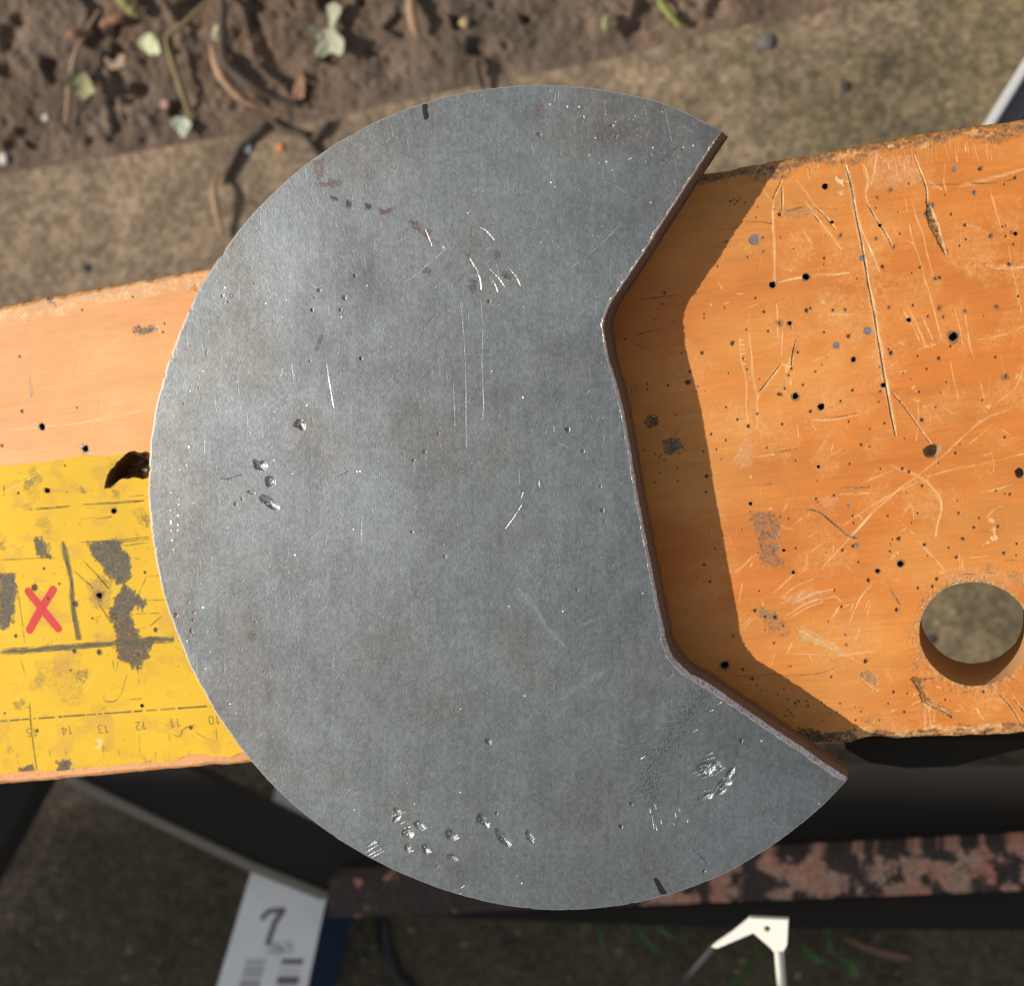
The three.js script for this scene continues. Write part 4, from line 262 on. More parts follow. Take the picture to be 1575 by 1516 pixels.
function soilY(x, z) {      // height of the soil in millimetres
  const e = soilEdge(x) - z, lump = fbm(x / 34, z / 34, 3), clod = Math.abs(fbm(x / 13 + 7, z / 13, 3) - 0.5) * 2, crumb = fbm(x / 4.2, z / 4.2 + 11, 2);
  const rise = smooth(0, 26, e), pit = smooth(0.62, 0.72, fbm(x / 17 + 50, z / 17 + 20, 2));
  return e < 0 ? 0 : -1.5 + rise * (11 * (lump - 0.35) + 3.2 * (0.5 - clod) + 3.6 * (crumb - 0.5) + 1.6 * (noise(x / 1.6, z / 1.6) - 0.5) - 6 * pit + 3) + 2.2 * (1 - rise) * (crumb - 0.1);
}
const groundY = (x, z) => Math.max(0, soilY(x, z));
{
  const base = new THREE.PlaneGeometry(60, 60); base.rotateX(-Math.PI / 2); base.translate(0, -0.06, 0);
  structure('ground', base, std({ color: lin(0.09, 0.085, 0.05), roughness: 1 }));
  const outline = [...TH.soil, [1500, -300], [1500, 1600], [-1500, 1600], [-1500, -80]];
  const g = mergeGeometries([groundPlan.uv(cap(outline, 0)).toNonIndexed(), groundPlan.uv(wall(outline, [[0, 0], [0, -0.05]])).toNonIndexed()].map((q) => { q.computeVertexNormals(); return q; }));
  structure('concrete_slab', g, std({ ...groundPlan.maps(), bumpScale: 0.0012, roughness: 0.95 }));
  // soil bed: clods and crumbs as real relief
  const nx = 700, nz = 300, pos = [], col = [], idx = [], uv = [];
  for (let j = 0; j <= nz; j++) for (let i = 0; i <= nx; i++) {
    const x = -780 + 1250 * i / nx, edge = soilEdge(x), z = edge - (560 * (j / nz) ** 1.25);
    pos.push(x / 1000, soilY(x, z) / 1000, z / 1000); uv.push(x / 300, z / 300);
    const k = (0.3 + 0.75 * fbm(x / 40 + 5, z / 40 + 80, 3) * (0.75 + 0.5 * rnd())) * (0.62 + 0.7 * fbm(x / 9 + 15, z / 9 + 3, 3)) * 0.86, warm = fbm(x / 60 + 31, z / 60, 2);
    col.push(0.24 * k * (0.92 + 0.16 * warm), 0.164 * k, 0.116 * k * (1.08 - 0.16 * warm));
  }
  for (let j = 0; j < nz; j++) for (let i = 0; i < nx; i++) { const a = j * (nx + 1) + i, b = a + 1, c = a + nx + 1, d = c + 1; idx.push(a, b, c, b, d, c); }
  const s = new THREE.BufferGeometry();
  s.setAttribute('position', new THREE.Float32BufferAttribute(pos, 3)); s.setAttribute('color', new THREE.Float32BufferAttribute(col, 3)); s.setAttribute('uv', new THREE.Float32BufferAttribute(uv, 2));
  s.setIndex(idx); s.computeVertexNormals();
  structure('soil_bed', s, std({ vertexColors: true, roughness: 1 }));
}

// ---------------------------------------------------------------- unseen block added beyond the frame to shade the paving in front of the bench
{
  const w = thing('added_shade_block', 'added unseen block that shades the paving in front of the bench', 'shade_caster');
  w.position.set(-2.0, 0, 0.309);
  const body = new THREE.BoxGeometry(0.3, 1.85, 0.75); body.translate(-0.15, 0.925, 0.375 + 0.012);
  part('block_body', body, std({ color: lin(0.3, 0.27, 0.23), roughness: 1 }), w);
  const c = new THREE.BoxGeometry(0.3, 0.06, 0.75); c.translate(-0.15, 1.881, 0.375 + 0.012); part('block_top', c, std({ color: lin(0.34, 0.31, 0.27), roughness: 1 }), w);
}

// ---------------------------------------------------------------- workbench: worn jaw board, ruler sticker and steel frame
const bench = thing('workbench', 'old folding workbench with scratched orange wooden jaw board and rusty black steel frame', 'workbench');
const dogHole = circle(BD.doghole[0], BD.doghole[1], BD.doghole[2], 72, 0.035);
const nailHoles = BD.holes.filter(([x, z], i, a) => !a.slice(0, i).some((q) => Math.hypot(q[0] - x, q[1] - z) < 3)).map(([x, z, r]) => circle(x, z, r, 16, 0.5));
const tapeHoles = TD.holes.map(([x, z, r]) => circle(x, z, r, 14, 0.7));
const rag = (pts, step, amp, f) => spline(pts, step).map(([x, z], i, a) => { const q = a[Math.max(0, i - 1)], r = a[Math.min(a.length - 1, i + 1)], l = Math.hypot(r[0] - q[0], r[1] - q[1]) || 1, o = amp * (fbm(x * f + 3, z * f + 8, 3) - 0.5) * 2; return [x - (r[1] - q[1]) / l * o, z + (r[0] - q[0]) / l * o]; });
const shadedGouge = rag([...BD.gouges.char, BD.gouges.char[0]], 0.4, 0.16, 0.8).slice(0, -1);
const gougeA = rag([...BD.gouges.g2, BD.gouges.g2[0]], 0.4, 0.12, 0.9).slice(0, -1), gougeB = rag([...BD.gouges.g3, BD.gouges.g3[0]], 0.4, 0.12, 0.9).slice(0, -1);
const topEdge = rag([[-330, -27], ...BD.outline.top, [300, -126]], 0.6, 0.35, 0.35), botEdge = rag([[-330, 107], ...BD.outline.bot, [300, 36]], 0.6, 0.3, 0.3);
const boardRing = [...topEdge, ...botEdge.slice().reverse()];

const wood = new Plan(-182, -114, 326, 220, 6.28);
{
  const ca = Math.cos(-0.138), sa = Math.sin(-0.138);
  wood.fill((x, z) => {
    const u = x * ca + z * sa, v = -x * sa + z * ca;
    const ring = fbm(u / 70 + 3, v / 5.5, 3), streak = fbm(u / 22, v / 0.9 + 40, 3), pore = noise(u / 3.2 + 9, v / 0.28), cloud = fbm(u / 38 + 60, v / 24 + 11, 3), flake = fbm(u / 5 + 5, v / 2.2, 2);
    const k = 0.9 + 0.1 * fbm(u / 34 + 8, v / 15, 3) + 0.045 * (ring - 0.5) + 0.06 * (streak - 0.5) + 0.045 * (pore - 0.5) + 0.06 * (flake - 0.5), pale = smooth(0.35, 0.75, cloud);
    const r = 211 + 8 * pale, g = 123 + 20 * pale, b = 47 + 19 * pale;
    // towards the left: paler wood, with the varnish sheen painted into its colour
    const sheenPale = smooth(-60, -110, x + 14 * (cloud - 0.5)) ;
    return [(r + 22 * sheenPale) * k, (g + 34 * sheenPale) * k, (b + 42 * sheenPale) * k];
  });
  wood.relief((x, z) => { const u = x * ca + z * sa, v = -x * sa + z * ca; return 7 * (fbm(u / 9, v / 0.5, 2) - 0.5) + 5 * (rnd() - 0.5) + 10 * (fbm(x / 12, z / 12, 2) - 0.5); });
  const LIGHT = [rgb(236, 194, 146), rgb(228, 178, 124), rgb(240, 210, 170), rgb(222, 164, 108)], DARK = [rgb(84, 58, 34), rgb(66, 48, 32), rgb(104, 74, 46)];
  const TONE = { g: [rgb(128, 112, 94), rgb(150, 128, 102), rgb(104, 92, 80), rgb(168, 138, 104)], w: [rgb(236, 222, 190), rgb(246, 238, 214), rgb(224, 200, 158)], c: [rgb(58, 48, 34), rgb(76, 64, 44), rgb(108, 92, 66), rgb(44, 36, 26)], p: [rgb(214, 160, 118), rgb(196, 140, 104), rgb(222, 176, 138)], s: [rgb(140, 96, 72), rgb(122, 88, 72), rgb(160, 110, 78), rgb(96, 72, 60)], t: [rgb(208, 172, 124), rgb(190, 152, 104), rgb(220, 190, 146)], k: [rgb(48, 40, 34), rgb(62, 50, 40), rgb(36, 30, 26)], b: [rgb(112, 110, 122), rgb(130, 124, 130)] };
  // hairline wear all over
  for (let i = 0; i < 900; i++) { const x = rr(-180, 142), z = rr(-112, 104), a = rnd() < 0.6 ? rr(1.2, 1.9) : rr(-0.7, 0.3), l = rr(0.6, 6); wood.line([[x, z], [x + Math.cos(a) * l * 0.5 + rr(-0.2, 0.2), z + Math.sin(a) * l * 0.5], [x + Math.cos(a) * l, z + Math.sin(a) * l]], rr(0.05, 0.14), LIGHT[i % 4], rr(0.12, 0.4), -0.04); }
  for (let i = 0; i < 900; i++) wood.spot(rr(-180, 142), rr(-112, 104), rr(0.04, 0.15), DARK[i % 3], rr(0.25, 0.7), -0.08);
  for (let i = 0; i < 130; i++) { const x = rr(40, 142), z = rr(-105, 62), r = rr(2, 7); wood.stain(circle(x, z, r, 9, 1.2), [rgb(228, 164, 98), rgb(218, 152, 86), rgb(196, 122, 58)], rr(0.12, 0.3), 0, 0.45); }
  for (let i = 0; i < 110; i++) { const x = rr(40, 142), z = rr(-100, 60), l = rr(3, 14), a = rr(-0.9, -0.2), b = rr(-0.2, 0.2); wood.fibres([[x, z], [x + Math.cos(a) * l * 0.5, z + Math.sin(a) * l * 0.5 + b], [x + Math.cos(a) * l, z + Math.sin(a) * l]], rr(0.05, 0.16), LIGHT, rr(0.12, 0.3), -0.04); }
  for (const [tone, a, flat] of BD.blobs) wood.stain(pairs(flat), TONE[tone], a, tone === 'c' ? -0.5 : tone === 'w' ? 0.12 : tone === 't' || tone === 'g' ? -0.12 : 0, tone === 'w' ? 0.3 : 0.38);
  for (const [kind, w, flat] of BD.lines) {
    const p = pairs(flat);
    if (kind === 'l') { wood.fibres(p, w * 2.4, LIGHT, 0.26, 0, 0.5); wood.fibres(p, w * 1.3, LIGHT, 0.62, -0.08); }
    else if (kind === 'f') wood.fibres(p, w, LIGHT, 0.34, -0.05, 0.7);
    else if (kind === 'd') wood.fibres(p, w, DARK, 0.55, -0.2);
    else if (kind === 'c') wood.fibres(p, w, TONE.c, 0.85, -0.5, 1.3);
    else if (kind === 'B') wood.fibres(p, w, TONE.b, 0.8, 0, 1.2);
    else if (kind === 'K') { wood.fibres(p.map(([x, z]) => [x, z + w * 0.3]), w * 0.5, LIGHT, 0.7); wood.fibres(p, w * 0.8, [rgb(110, 96, 70), rgb(88, 76, 56), rgb(70, 60, 44), rgb(140, 120, 88)], 0.85, -0.45, 1.3); }
    else { wood.fibres(p, w * 2.2, LIGHT, 0.35, 0, 0.5); wood.fibres(p, w * 1.3, LIGHT, 0.9, -0.1, 1.1); wood.fibres(p, w * 0.4, [rgb(70, 52, 34), rgb(96, 74, 48), rgb(54, 40, 28)], 0.9, -0.6, 1.2); }
  }
  for (const [x, z, r, t] of BD.dots) {
    if (t === 'k') { wood.spot(x, z, r * 1.5, rgb(136, 80, 44), 0.3, 0, 0.6); wood.spot(x, z, r * 0.9, rgb(70, 48, 32), 0.85, -0.35, 0.5); wood.spot(x - r * 0.15, z, r * 0.5, rgb(44, 34, 26), 0.7); }
    else if (t === 'b') { wood.spot(x, z, r * 1.06, rgb(96, 84, 84), 0.55); wood.spot(x, z, r, rgb(112, 110, 122), 0.85, -0.1, 0.12); for (let i = 0; i < 14; i++) wood.spot(x + rr(-r, r) * 0.6, z + rr(-r, r) * 0.6, rr(0.06, 0.16), i % 2 ? rgb(150, 146, 152) : rgb(84, 80, 88), 0.5); }
    else { for (let i = 0; i < 10; i++) wood.spot(x + rr(-r, r) * 0.5, z + rr(-r, r) * 0.5, r * rr(0.3, 0.7), i % 2 ? rgb(128, 84, 62) : rgb(108, 76, 64), 0.22); wood.spot(x + 0.2 * r, z, r * 0.25, rgb(70, 48, 36), 0.7, -0.3); }
  }
  for (const h of nailHoles) { const c = h.reduce((s, q) => [s[0] + q[0] / h.length, s[1] + q[1] / h.length], [0, 0]), r = Math.hypot(h[0][0] - c[0], h[0][1] - c[1]); wood.spot(c[0], c[1], r * 1.35, rgb(98, 84, 68), 0.6, 0, 0.3); }
  // weathered arrises: bare, greyed and chipped wood along both long edges
  const along = (edge, inward, f) => { for (let i = 0; i < edge.length; i++) { const [x, z] = edge[i]; if (x < -185 || x > 145) continue; const q = edge[Math.max(0, i - 1)], r = edge[Math.min(edge.length - 1, i + 1)], l = Math.hypot(r[0] - q[0], r[1] - q[1]) || 1, n = [-(r[1] - q[1]) / l * inward, (r[0] - q[0]) / l * inward]; f(x, z, n); } };
  const blot = (x, z, n, depth, r0, r1, cols, a) => { const d = depth; wood.spot(x + n[0] * d, z + n[1] * d, rr(r0, r1), cols[Math.floor(rnd() * cols.length)], a, 0, 0.6); };
  const GREY = [rgb(88, 76, 70), rgb(70, 62, 60), rgb(110, 94, 82), rgb(58, 50, 46)], GOLD = [rgb(150, 112, 62), rgb(120, 90, 54), rgb(176, 138, 84), rgb(92, 68, 42)], CREAM = [rgb(226, 196, 150), rgb(212, 178, 130), rgb(236, 214, 176), rgb(190, 150, 106)];
  along(topEdge, 1, (x, z, n) => {
    const s = fbm(x / 9, 4, 3), wd = 1.3 + 5.4 * Math.max(0, s - 0.25);
    if (x > 30) { for (let k = 0; k < 14; k++) { const d = rnd() * wd * 1.3, tone = fbm(x / 4 + 3, d / 1.5, 3); blot(x, z, n, d, 0.12, 0.5, d < 1.2 ? GOLD : tone > 0.62 && x > 70 ? CREAM : GREY, (x < 66 ? 0.6 : 0.42) * (1.1 - d / (wd * 1.5))); } if (x > 70 && rnd() < 0.5) { const d = rr(1.5, 4), l = rr(1.5, 6); wood.line([[x + n[0] * d, z + n[1] * d], [x + n[0] * (d + l) + rr(-0.3, 0.6), z + n[1] * (d + l)]], rr(0.06, 0.18), CREAM[Math.floor(rnd() * 4)], rr(0.2, 0.6), -0.08); } }
    else if (x < -60) { for (let k = 0; k < 10; k++) { const d = rnd() * (3 + 4 * s); blot(x, z, n, d, 0.2, 0.7, d < 0.6 ? GOLD : fbm(x / 5, d / 2, 2) > 0.6 ? [rgb(186, 160, 130), rgb(200, 172, 138)] : CREAM, 0.2); } }
  });
  along(botEdge, -1, (x, z, n) => {
    const s = fbm(x / 6, 9, 3);
    if (x > 60) { for (let k = 0; k < 9; k++) { const d = rnd() * (1.3 + 4 * s); blot(x, z, n, d, 0.15, 0.5, x < 88 ? GREY : fbm(x / 3, d, 2) > 0.57 ? GREY : CREAM, 0.5 - 0.06 * d); } }
    else if (x < -60) for (let k = 0; k < 6; k++) blot(x, z, n, rnd() * 2.6, 0.2, 0.5, [rgb(206, 150, 110), rgb(190, 134, 96), rgb(222, 172, 130)], 0.3);
  });
  for (let i = 0; i < 900; i++) { const t = rr(0, 6.283), far = rnd() ** 2 * (t > 0.1 && t < 3.4 ? 3.6 : 1.8), r = BD.doghole[2] + far; wood.spot(BD.doghole[0] + Math.cos(t) * r, BD.doghole[1] + Math.sin(t) * r, rr(0.12, 0.45), [rgb(186, 152, 110), rgb(150, 124, 92), rgb(112, 94, 72), rgb(204, 172, 126)][i % 4], rr(0.2, 0.6) * (1 - far / 6), -0.04, 0.5); }
}
const woodMat = std({ ...wood.maps(), bumpScale: 0.0011, roughness: 0.52 });
const sideMat = std({ color: lin(0.58, 0.24, 0.06), roughness: 0.7 }), holeMat = std({ color: lin(0.45, 0.24, 0.09), roughness: 1 }), nailMat = std({ color: lin(0.06, 0.06, 0.048), roughness: 0.8 });
{
  const N = boardRing.map((p, i) => (i < topEdge.length ? [-0.156, -0.988] : [0.118, 0.993]));
  const worn = (k) => 0.7 + 1.1 * fbm(boardRing[k][0] / 7, boardRing[k][1] / 7, 3) + (k >= topEdge.length && boardRing[k][0] > 86 ? 1.1 : 0);
  const inner = boardRing.map((p, i) => [p[0] - N[i][0] * worn(i), p[1] - N[i][1] * worn(i)]);
  const top = wood.uv(cap(inner, BOARD_TOP, [dogHole, shadedGouge, gougeA, gougeB, ...nailHoles, ...tapeHoles]));
  const jaw = part('jaw_board', top, woodMat, bench);
  jaw.userData.label = 'scratched orange varnished jaw board with a round dog hole';
  part('worn_edge', wood.uv(wall(boardRing, [(k) => [-worn(k), BOARD_TOP], (k) => [-worn(k) * 0.35, BOARD_TOP - 0.0005 * worn(k)], (k) => [0, BOARD_TOP - 0.0012 * worn(k)], [0.05, BOARD_TOP - 0.004]], true, true, N)), woodMat, jaw);
  part('board_side', wall(boardRing, [[0.05, BOARD_TOP - 0.004], [0, BOARD_TOP - 0.028]], true, true, N), sideMat, jaw);
  part('board_underside', cap(boardRing, BOARD_TOP - 0.028, [dogHole]), sideMat, jaw);
  const dn = ringNormals(dogHole).map(([a, b]) => [-a, -b]);
  part('dog_hole_wall', wall(dogHole, [[0, BOARD_TOP], (k) => [-0.25 - 0.3 * noise(k * 0.9, 2), BOARD_TOP - 0.0012], [-0.15, BOARD_TOP - 0.014], (k) => [0.25 * noise(k * 0.7, 8), BOARD_TOP - 0.028]], true, false, dn), holeMat, jaw);
  for (const h of [...nailHoles, ...tapeHoles]) {
    const hn = ringNormals(h).map(([a, b]) => [-a, -b]), c = h.reduce((s, q) => [s[0] + q[0] / h.length, s[1] + q[1] / h.length], [0, 0]), r = Math.hypot(h[0][0] - c[0], h[0][1] - c[1]);
    part('nail_hole', wall(h, [[0, BOARD_TOP], [r * 0.12, BOARD_TOP - 0.0012], [r * 0.25, BOARD_TOP - 0.0022], [r * 0.6, BOARD_TOP - 0.0027], [r * 0.98, BOARD_TOP - 0.0026]], true, false, hn), nailMat, jaw);
  }
  const bowl = (ring, depth, m, name) => {
    const c = ring.reduce((s, q) => [s[0] + q[0] / ring.length, s[1] + q[1] / ring.length], [0, 0]), pos = [], idx = [], n = ring.length, R = 9;
    for (let r = 0; r <= R; r++) for (let i = 0; i < n; i++) { const t = r / R, s = 1 - t * 0.999, x = c[0] + (ring[i][0] - c[0]) * s, z = c[1] + (ring[i][1] - c[1]) * s; pos.push(x / 1000, BOARD_TOP - depth * (smooth(0, 0.55, t) * (0.75 + 0.5 * fbm(x * 0.9, z * 0.9, 3))) / 1000, z / 1000); }
    for (let r = 0; r < R; r++) for (let i = 0; i < n; i++) { const a = r * n + i, b = r * n + (i + 1) % n, d = a + n, e = b + n; idx.push(a, b, d, b, e, d); }
    const g = new THREE.BufferGeometry(); g.setAttribute('position', new THREE.Float32BufferAttribute(pos, 3)); g.setIndex(idx); g.computeVertexNormals();
    return part(name, g, m, jaw);
  };
  bowl(shadedGouge, 5.5, std({ color: lin(0.1, 0.045, 0.01), roughness: 0.3 }), 'shaded_gouge').userData.label = 'dark amber brown gouge at the sticker edge with its shade painted in';  // gouge colour carries its shadow and the amber reflected light
  bowl(gougeA, 2.6, std({ color: lin(0.33, 0.21, 0.1), roughness: 0.9 }), 'wood_gouge');
  bowl(gougeB, 2.4, std({ color: lin(0.3, 0.19, 0.09), roughness: 0.9 }), 'wood_gouge');

  // ruler sticker
  const tapePlan = new Plan(-182, -24, 112, 124, 8.8), t = tapePlan;
  t.fill((x, z) => { const k = 0.95 + 0.08 * fbm(x / 16, z / 16, 3) + 0.03 * (rnd() - 0.5), d = smooth(0.55, 0.75, fbm(x / 7 + 4, z / 5, 4)); return [(228 - 14 * d) * k, (181 - 14 * d) * k, (22 + 24 * d) * k]; });
  t.relief((x, z) => 8 * (fbm(x / 6, z / 6, 3) - 0.5) + 3 * (rnd() - 0.5));
  const INK = [rgb(70, 64, 54), rgb(52, 48, 42), rgb(92, 82, 64)], WORN = [rgb(86, 78, 68), rgb(104, 94, 78), rgb(70, 64, 58), rgb(120, 104, 76), rgb(62, 56, 50)];
  const TT = { W: WORN, c: [rgb(84, 68, 50), rgb(104, 86, 64), rgb(66, 54, 42), rgb(122, 104, 80)], s: [rgb(160, 126, 60), rgb(140, 110, 64)], w: [rgb(236, 226, 196), rgb(226, 206, 160)], n: [rgb(112, 78, 36), rgb(90, 62, 32)] };
  for (let i = 0; i < 420; i++) { const x = rr(-182, -72), z = rr(-20, 96); t.spot(x, z, rr(0.04, 0.22), i % 5 ? rgb(120, 92, 40) : rgb(70, 56, 36), rr(0.2, 0.7)); }
  for (let i = 0; i < 420; i++) { const x = rr(-182, -72), z = rr(-20, 96), a = rr(-0.6, 0.5), l = rr(0.5, 5); t.line([[x, z], [x + Math.cos(a) * l, z + Math.sin(a) * l]], rr(0.05, 0.13), i % 3 ? rgb(168, 132, 50) : rgb(244, 216, 120), rr(0.2, 0.6), -0.05); }
  for (const [tone, a, flat] of TD.blobs) { if (tone === 'W' || tone === 'c') { t.stain(pairs(flat), TT[tone], 0.8, 0, 0.8); t.stain(pairs(flat), TT[tone], 0.9, -0.12, 0.5); t.stain(pairs(flat), [rgb(150, 130, 96), rgb(50, 44, 38), rgb(176, 150, 100), rgb(64, 56, 48)], 0.8, 0, 0.22); } t.stain(pairs(flat), TT[tone], a, 0, 0.3); }
  for (let i = 0; i < 70; i++) { const x = rr(-180, -74), z = rr(-16, 94); t.stain(circle(x, z, rr(0.6, 3.2), 8, 1.4), i % 3 ? [rgb(172, 136, 58), rgb(150, 116, 56), rgb(190, 152, 60)] : [rgb(120, 98, 62), rgb(96, 80, 56), rgb(140, 112, 64)], rr(0.15, 0.5), 0, 0.28); }
  for (let i = 0; i < 60; i++) { const x = rr(-180, -76), z = rr(-16, 92), a = rr(-0.5, 0.5) + (i % 4 ? 0 : 1.4), l = rr(1, 8); t.fibres([[x, z], [x + Math.cos(a) * l * 0.5, z + Math.sin(a) * l * 0.5 + rr(-0.3, 0.3)], [x + Math.cos(a) * l, z + Math.sin(a) * l]], rr(0.06, 0.2), INK, rr(0.2, 0.6)); }
  // printed scale: figures read from the far side of the bench
  t.c.fillStyle = rgb(96, 80, 44); t.c.textAlign = 'center'; t.c.textBaseline = 'middle'; t.c.font = `${Math.round(3.6 * t.s)}px sans-serif`;
  for (const [txt, x, z] of TD.nums) { const q = t.px([x, z]); t.c.save(); t.c.translate(q[0], q[1]); t.c.rotate(Math.PI - 0.12); t.c.globalAlpha = 0.85; t.c.fillText(txt, 0, 0); t.c.restore(); }
  for (const [kind, w, flat] of TD.lines) {
    const p = pairs(flat);
    if (kind === 'W') { t.fibres(p, w * 0.8, [rgb(66, 62, 56), rgb(80, 74, 64), rgb(56, 52, 48)], 0.95, 0, 2.2, 1); t.fibres(p, w, [rgb(206, 160, 40), rgb(140, 116, 62)], 0.5, 0, 0.4, 1); }
    else if (kind === 'R') { t.line(spline(p, 0.4), w * 1.4, rgb(204, 40, 48), 0.88); t.fibres(p, w * 1.45, [rgb(214, 70, 64), rgb(196, 40, 50)], 0.5); }
    else if (kind === 'H') { const s = spline(p, 0.4); for (let i = 0; i < s.length - 2;) { const l = 3 + Math.floor(rnd() * 12); t.line(s.slice(i, i + l), w * rr(0.7, 1.05), INK[i % 3], rr(0.5, 0.9)); i += l + Math.floor(rnd() * 4); } }
    else if (kind === 'l') t.fibres(p, w, [rgb(246, 222, 130), rgb(240, 210, 110)], 0.5);
    else if (kind === 'n') t.fibres(p, w, TT.n, 0.9, -0.4, 1.3);
    else t.fibres(p, w, INK, 0.8, 0, 1.1);
  }
  for (const [x, z, r, k] of TD.dots) if (k === 'n') { for (let i = 0; i < 60; i++) { const q = rr(0, 6.28), d = r * (0.55 + 0.6 * rnd() * rnd()); t.spot(x + Math.cos(q) * d, z + Math.sin(q) * d, rr(0.2, 0.6), [rgb(150, 116, 58), rgb(96, 76, 48), rgb(186, 150, 70)][i % 3], 0.35, 0, 0.5); } } else { t.spot(x, z, r * 1.3, rgb(140, 108, 52), 0.5); t.spot(x, z, r, rgb(66, 52, 36), 0.88, -0.4); }
  for (const [x, z, r] of TD.holes) t.spot(x, z, r * 1.35, rgb(122, 96, 58), 0.7, 0, 0.4);
  const ring = [...rag([[-300, 8], ...TD.outline.top], 0.5, 0.14, 0.8), ...rag([[-300, 108], ...TD.outline.bot], 0.35, 0.5, 0.55).reverse()];
  // the sticker has lifted away round the dark gouge
  const cut = shadedGouge.map(([x, z]) => [x, z]), inside = (p, poly) => { let c = false; for (let i = 0, j = poly.length - 1; i < poly.length; j = i++) if ((poly[i][1] > p[1]) !== (poly[j][1] > p[1]) && p[0] < (poly[j][0] - poly[i][0]) * (p[1] - poly[i][1]) / (poly[j][1] - poly[i][1]) + poly[i][0]) c = !c; return c; };
  const low = cut.filter((p) => inside(p, ring)), kept = ring.filter((p) => !inside(p, cut));
  // splice the gouge rim into the sticker's upper edge
  const right = kept.findIndex((p, i) => i > 0 && Math.hypot(p[0] - kept[i - 1][0], p[1] - kept[i - 1][1]) > 3 && p[1] < 20);
  const rimPath = low.slice().sort((a, b) => Math.atan2(a[1] - cut.reduce((s, q) => s + q[1], 0) / cut.length, a[0] - cut.reduce((s, q) => s + q[0], 0) / cut.length) - Math.atan2(b[1] - cut.reduce((s, q) => s + q[1], 0) / cut.length, b[0] - cut.reduce((s, q) => s + q[0], 0) / cut.length));
  rimPath.sort((a, b) => 0);
  const mid = cut.reduce((s, q) => [s[0] + q[0] / cut.length, s[1] + q[1] / cut.length], [0, 0]);
  const ordered = low.map((p) => ({ p, a: (Math.atan2(p[1] - mid[1], p[0] - mid[0]) + Math.PI * 2.5) % (Math.PI * 2) })).sort((u, v) => v.a - u.a).map((o) => [o.p[0] + (o.p[0] - mid[0]) * 0.03, o.p[1] + (o.p[1] - mid[1]) * 0.03]);
  const full = right > 0 ? [...kept.slice(0, right), ...ordered, ...kept.slice(right)] : kept;
  const lift = BOARD_TOP + 0.00022;
  const sticker = part('ruler_sticker', tapePlan.uv(cap(full, lift, tapeHoles)), std({ ...tapePlan.maps(), bumpScale: 0.0007, roughness: 0.72 }), jaw);
  sticker.userData.label = 'worn yellow ruler sticker with a red cross and upside down figures';
}
const blackPaint = std({ color: lin(0.015, 0.011, 0.008), roughness: 0.9 });
{
  // rust patches over old paint
  const rust = new Plan(-160, 140, 340, 140, 4);
  rust.fill((x, z) => {
    const n = fbm(x / 9, z / 8, 4), f = fbm(x / 1.6 + 9, z / 1.6, 3), on = smooth(0.4, 0.56, n + 0.22 * (f - 0.5) - 0.3 * smooth(-40, -110, x)), k = 0.8 + 0.5 * (f - 0.3);
    const a = [74, 60, 54], b = [202, 148, 124], hue = fbm(x / 14 + 30, z / 14, 2);
    return a.map((v, i) => (v + (b[i] + (i === 0 ? 16 : -10) * (hue - 0.5) * 2 - v) * on) * k);
  });
  rust.relief((x, z) => 70 * (fbm(x / 3, z / 3, 3) - 0.5));
  const beamMat = std({ ...rust.maps(), bumpScale: 0.0006, roughness: 0.9 });
  const beam = slab(TH.beam, 0.12, 0.02, 1.2);
  part('cross_beam', rust.uv(beam), beamMat, bench).userData.label = 'rusty pink brown cross beam with flaking black paint';
  part('lower_black_strip', slab(TH.lowerStrip, 0.1, 0.003, 0.5), blackPaint, bench);  // thin black strip below the beam
  part('tray_panel', slab(TH.sheet, 0.09, 0.003, 0.5), blackPaint, bench);
  part('frame_brace', slab(TH.brace, 0.1, 0.012, 0.8), blackPaint, bench);
  part('brace_lip', slab(TH.strip, 0.1035, 0.014, 0.5), std({ color: lin(0.2, 0.17, 0.13), roughness: 0.6 }), bench);
  part('frame_leg', slab(TH.leg, 0.1, 0.03, 0.8), blackPaint, bench);
  part('jaw_carrier', slab(TH.bracketplate, BOARD_TOP - 0.03, 0.02, 0.5), blackPaint, bench);
  const post = (x, z, y0, y1, r = 12) => part('frame_post', slab(circle(x, z, r, 12), y1, y1 - y0, 0.8), blackPaint, bench);
  post(-300, 40, 0, 0.571); post(270, -40, 0, 0.571); post(-262, 150, 0, 0.09); post(240, 165, 0, 0.1, 14);
  const rail = slab([[155, 150], [255, 138], [257, 160], [158, 172]], 0.1, 0.02, 0.8); part('cross_beam_end', rail, blackPaint, bench);
}

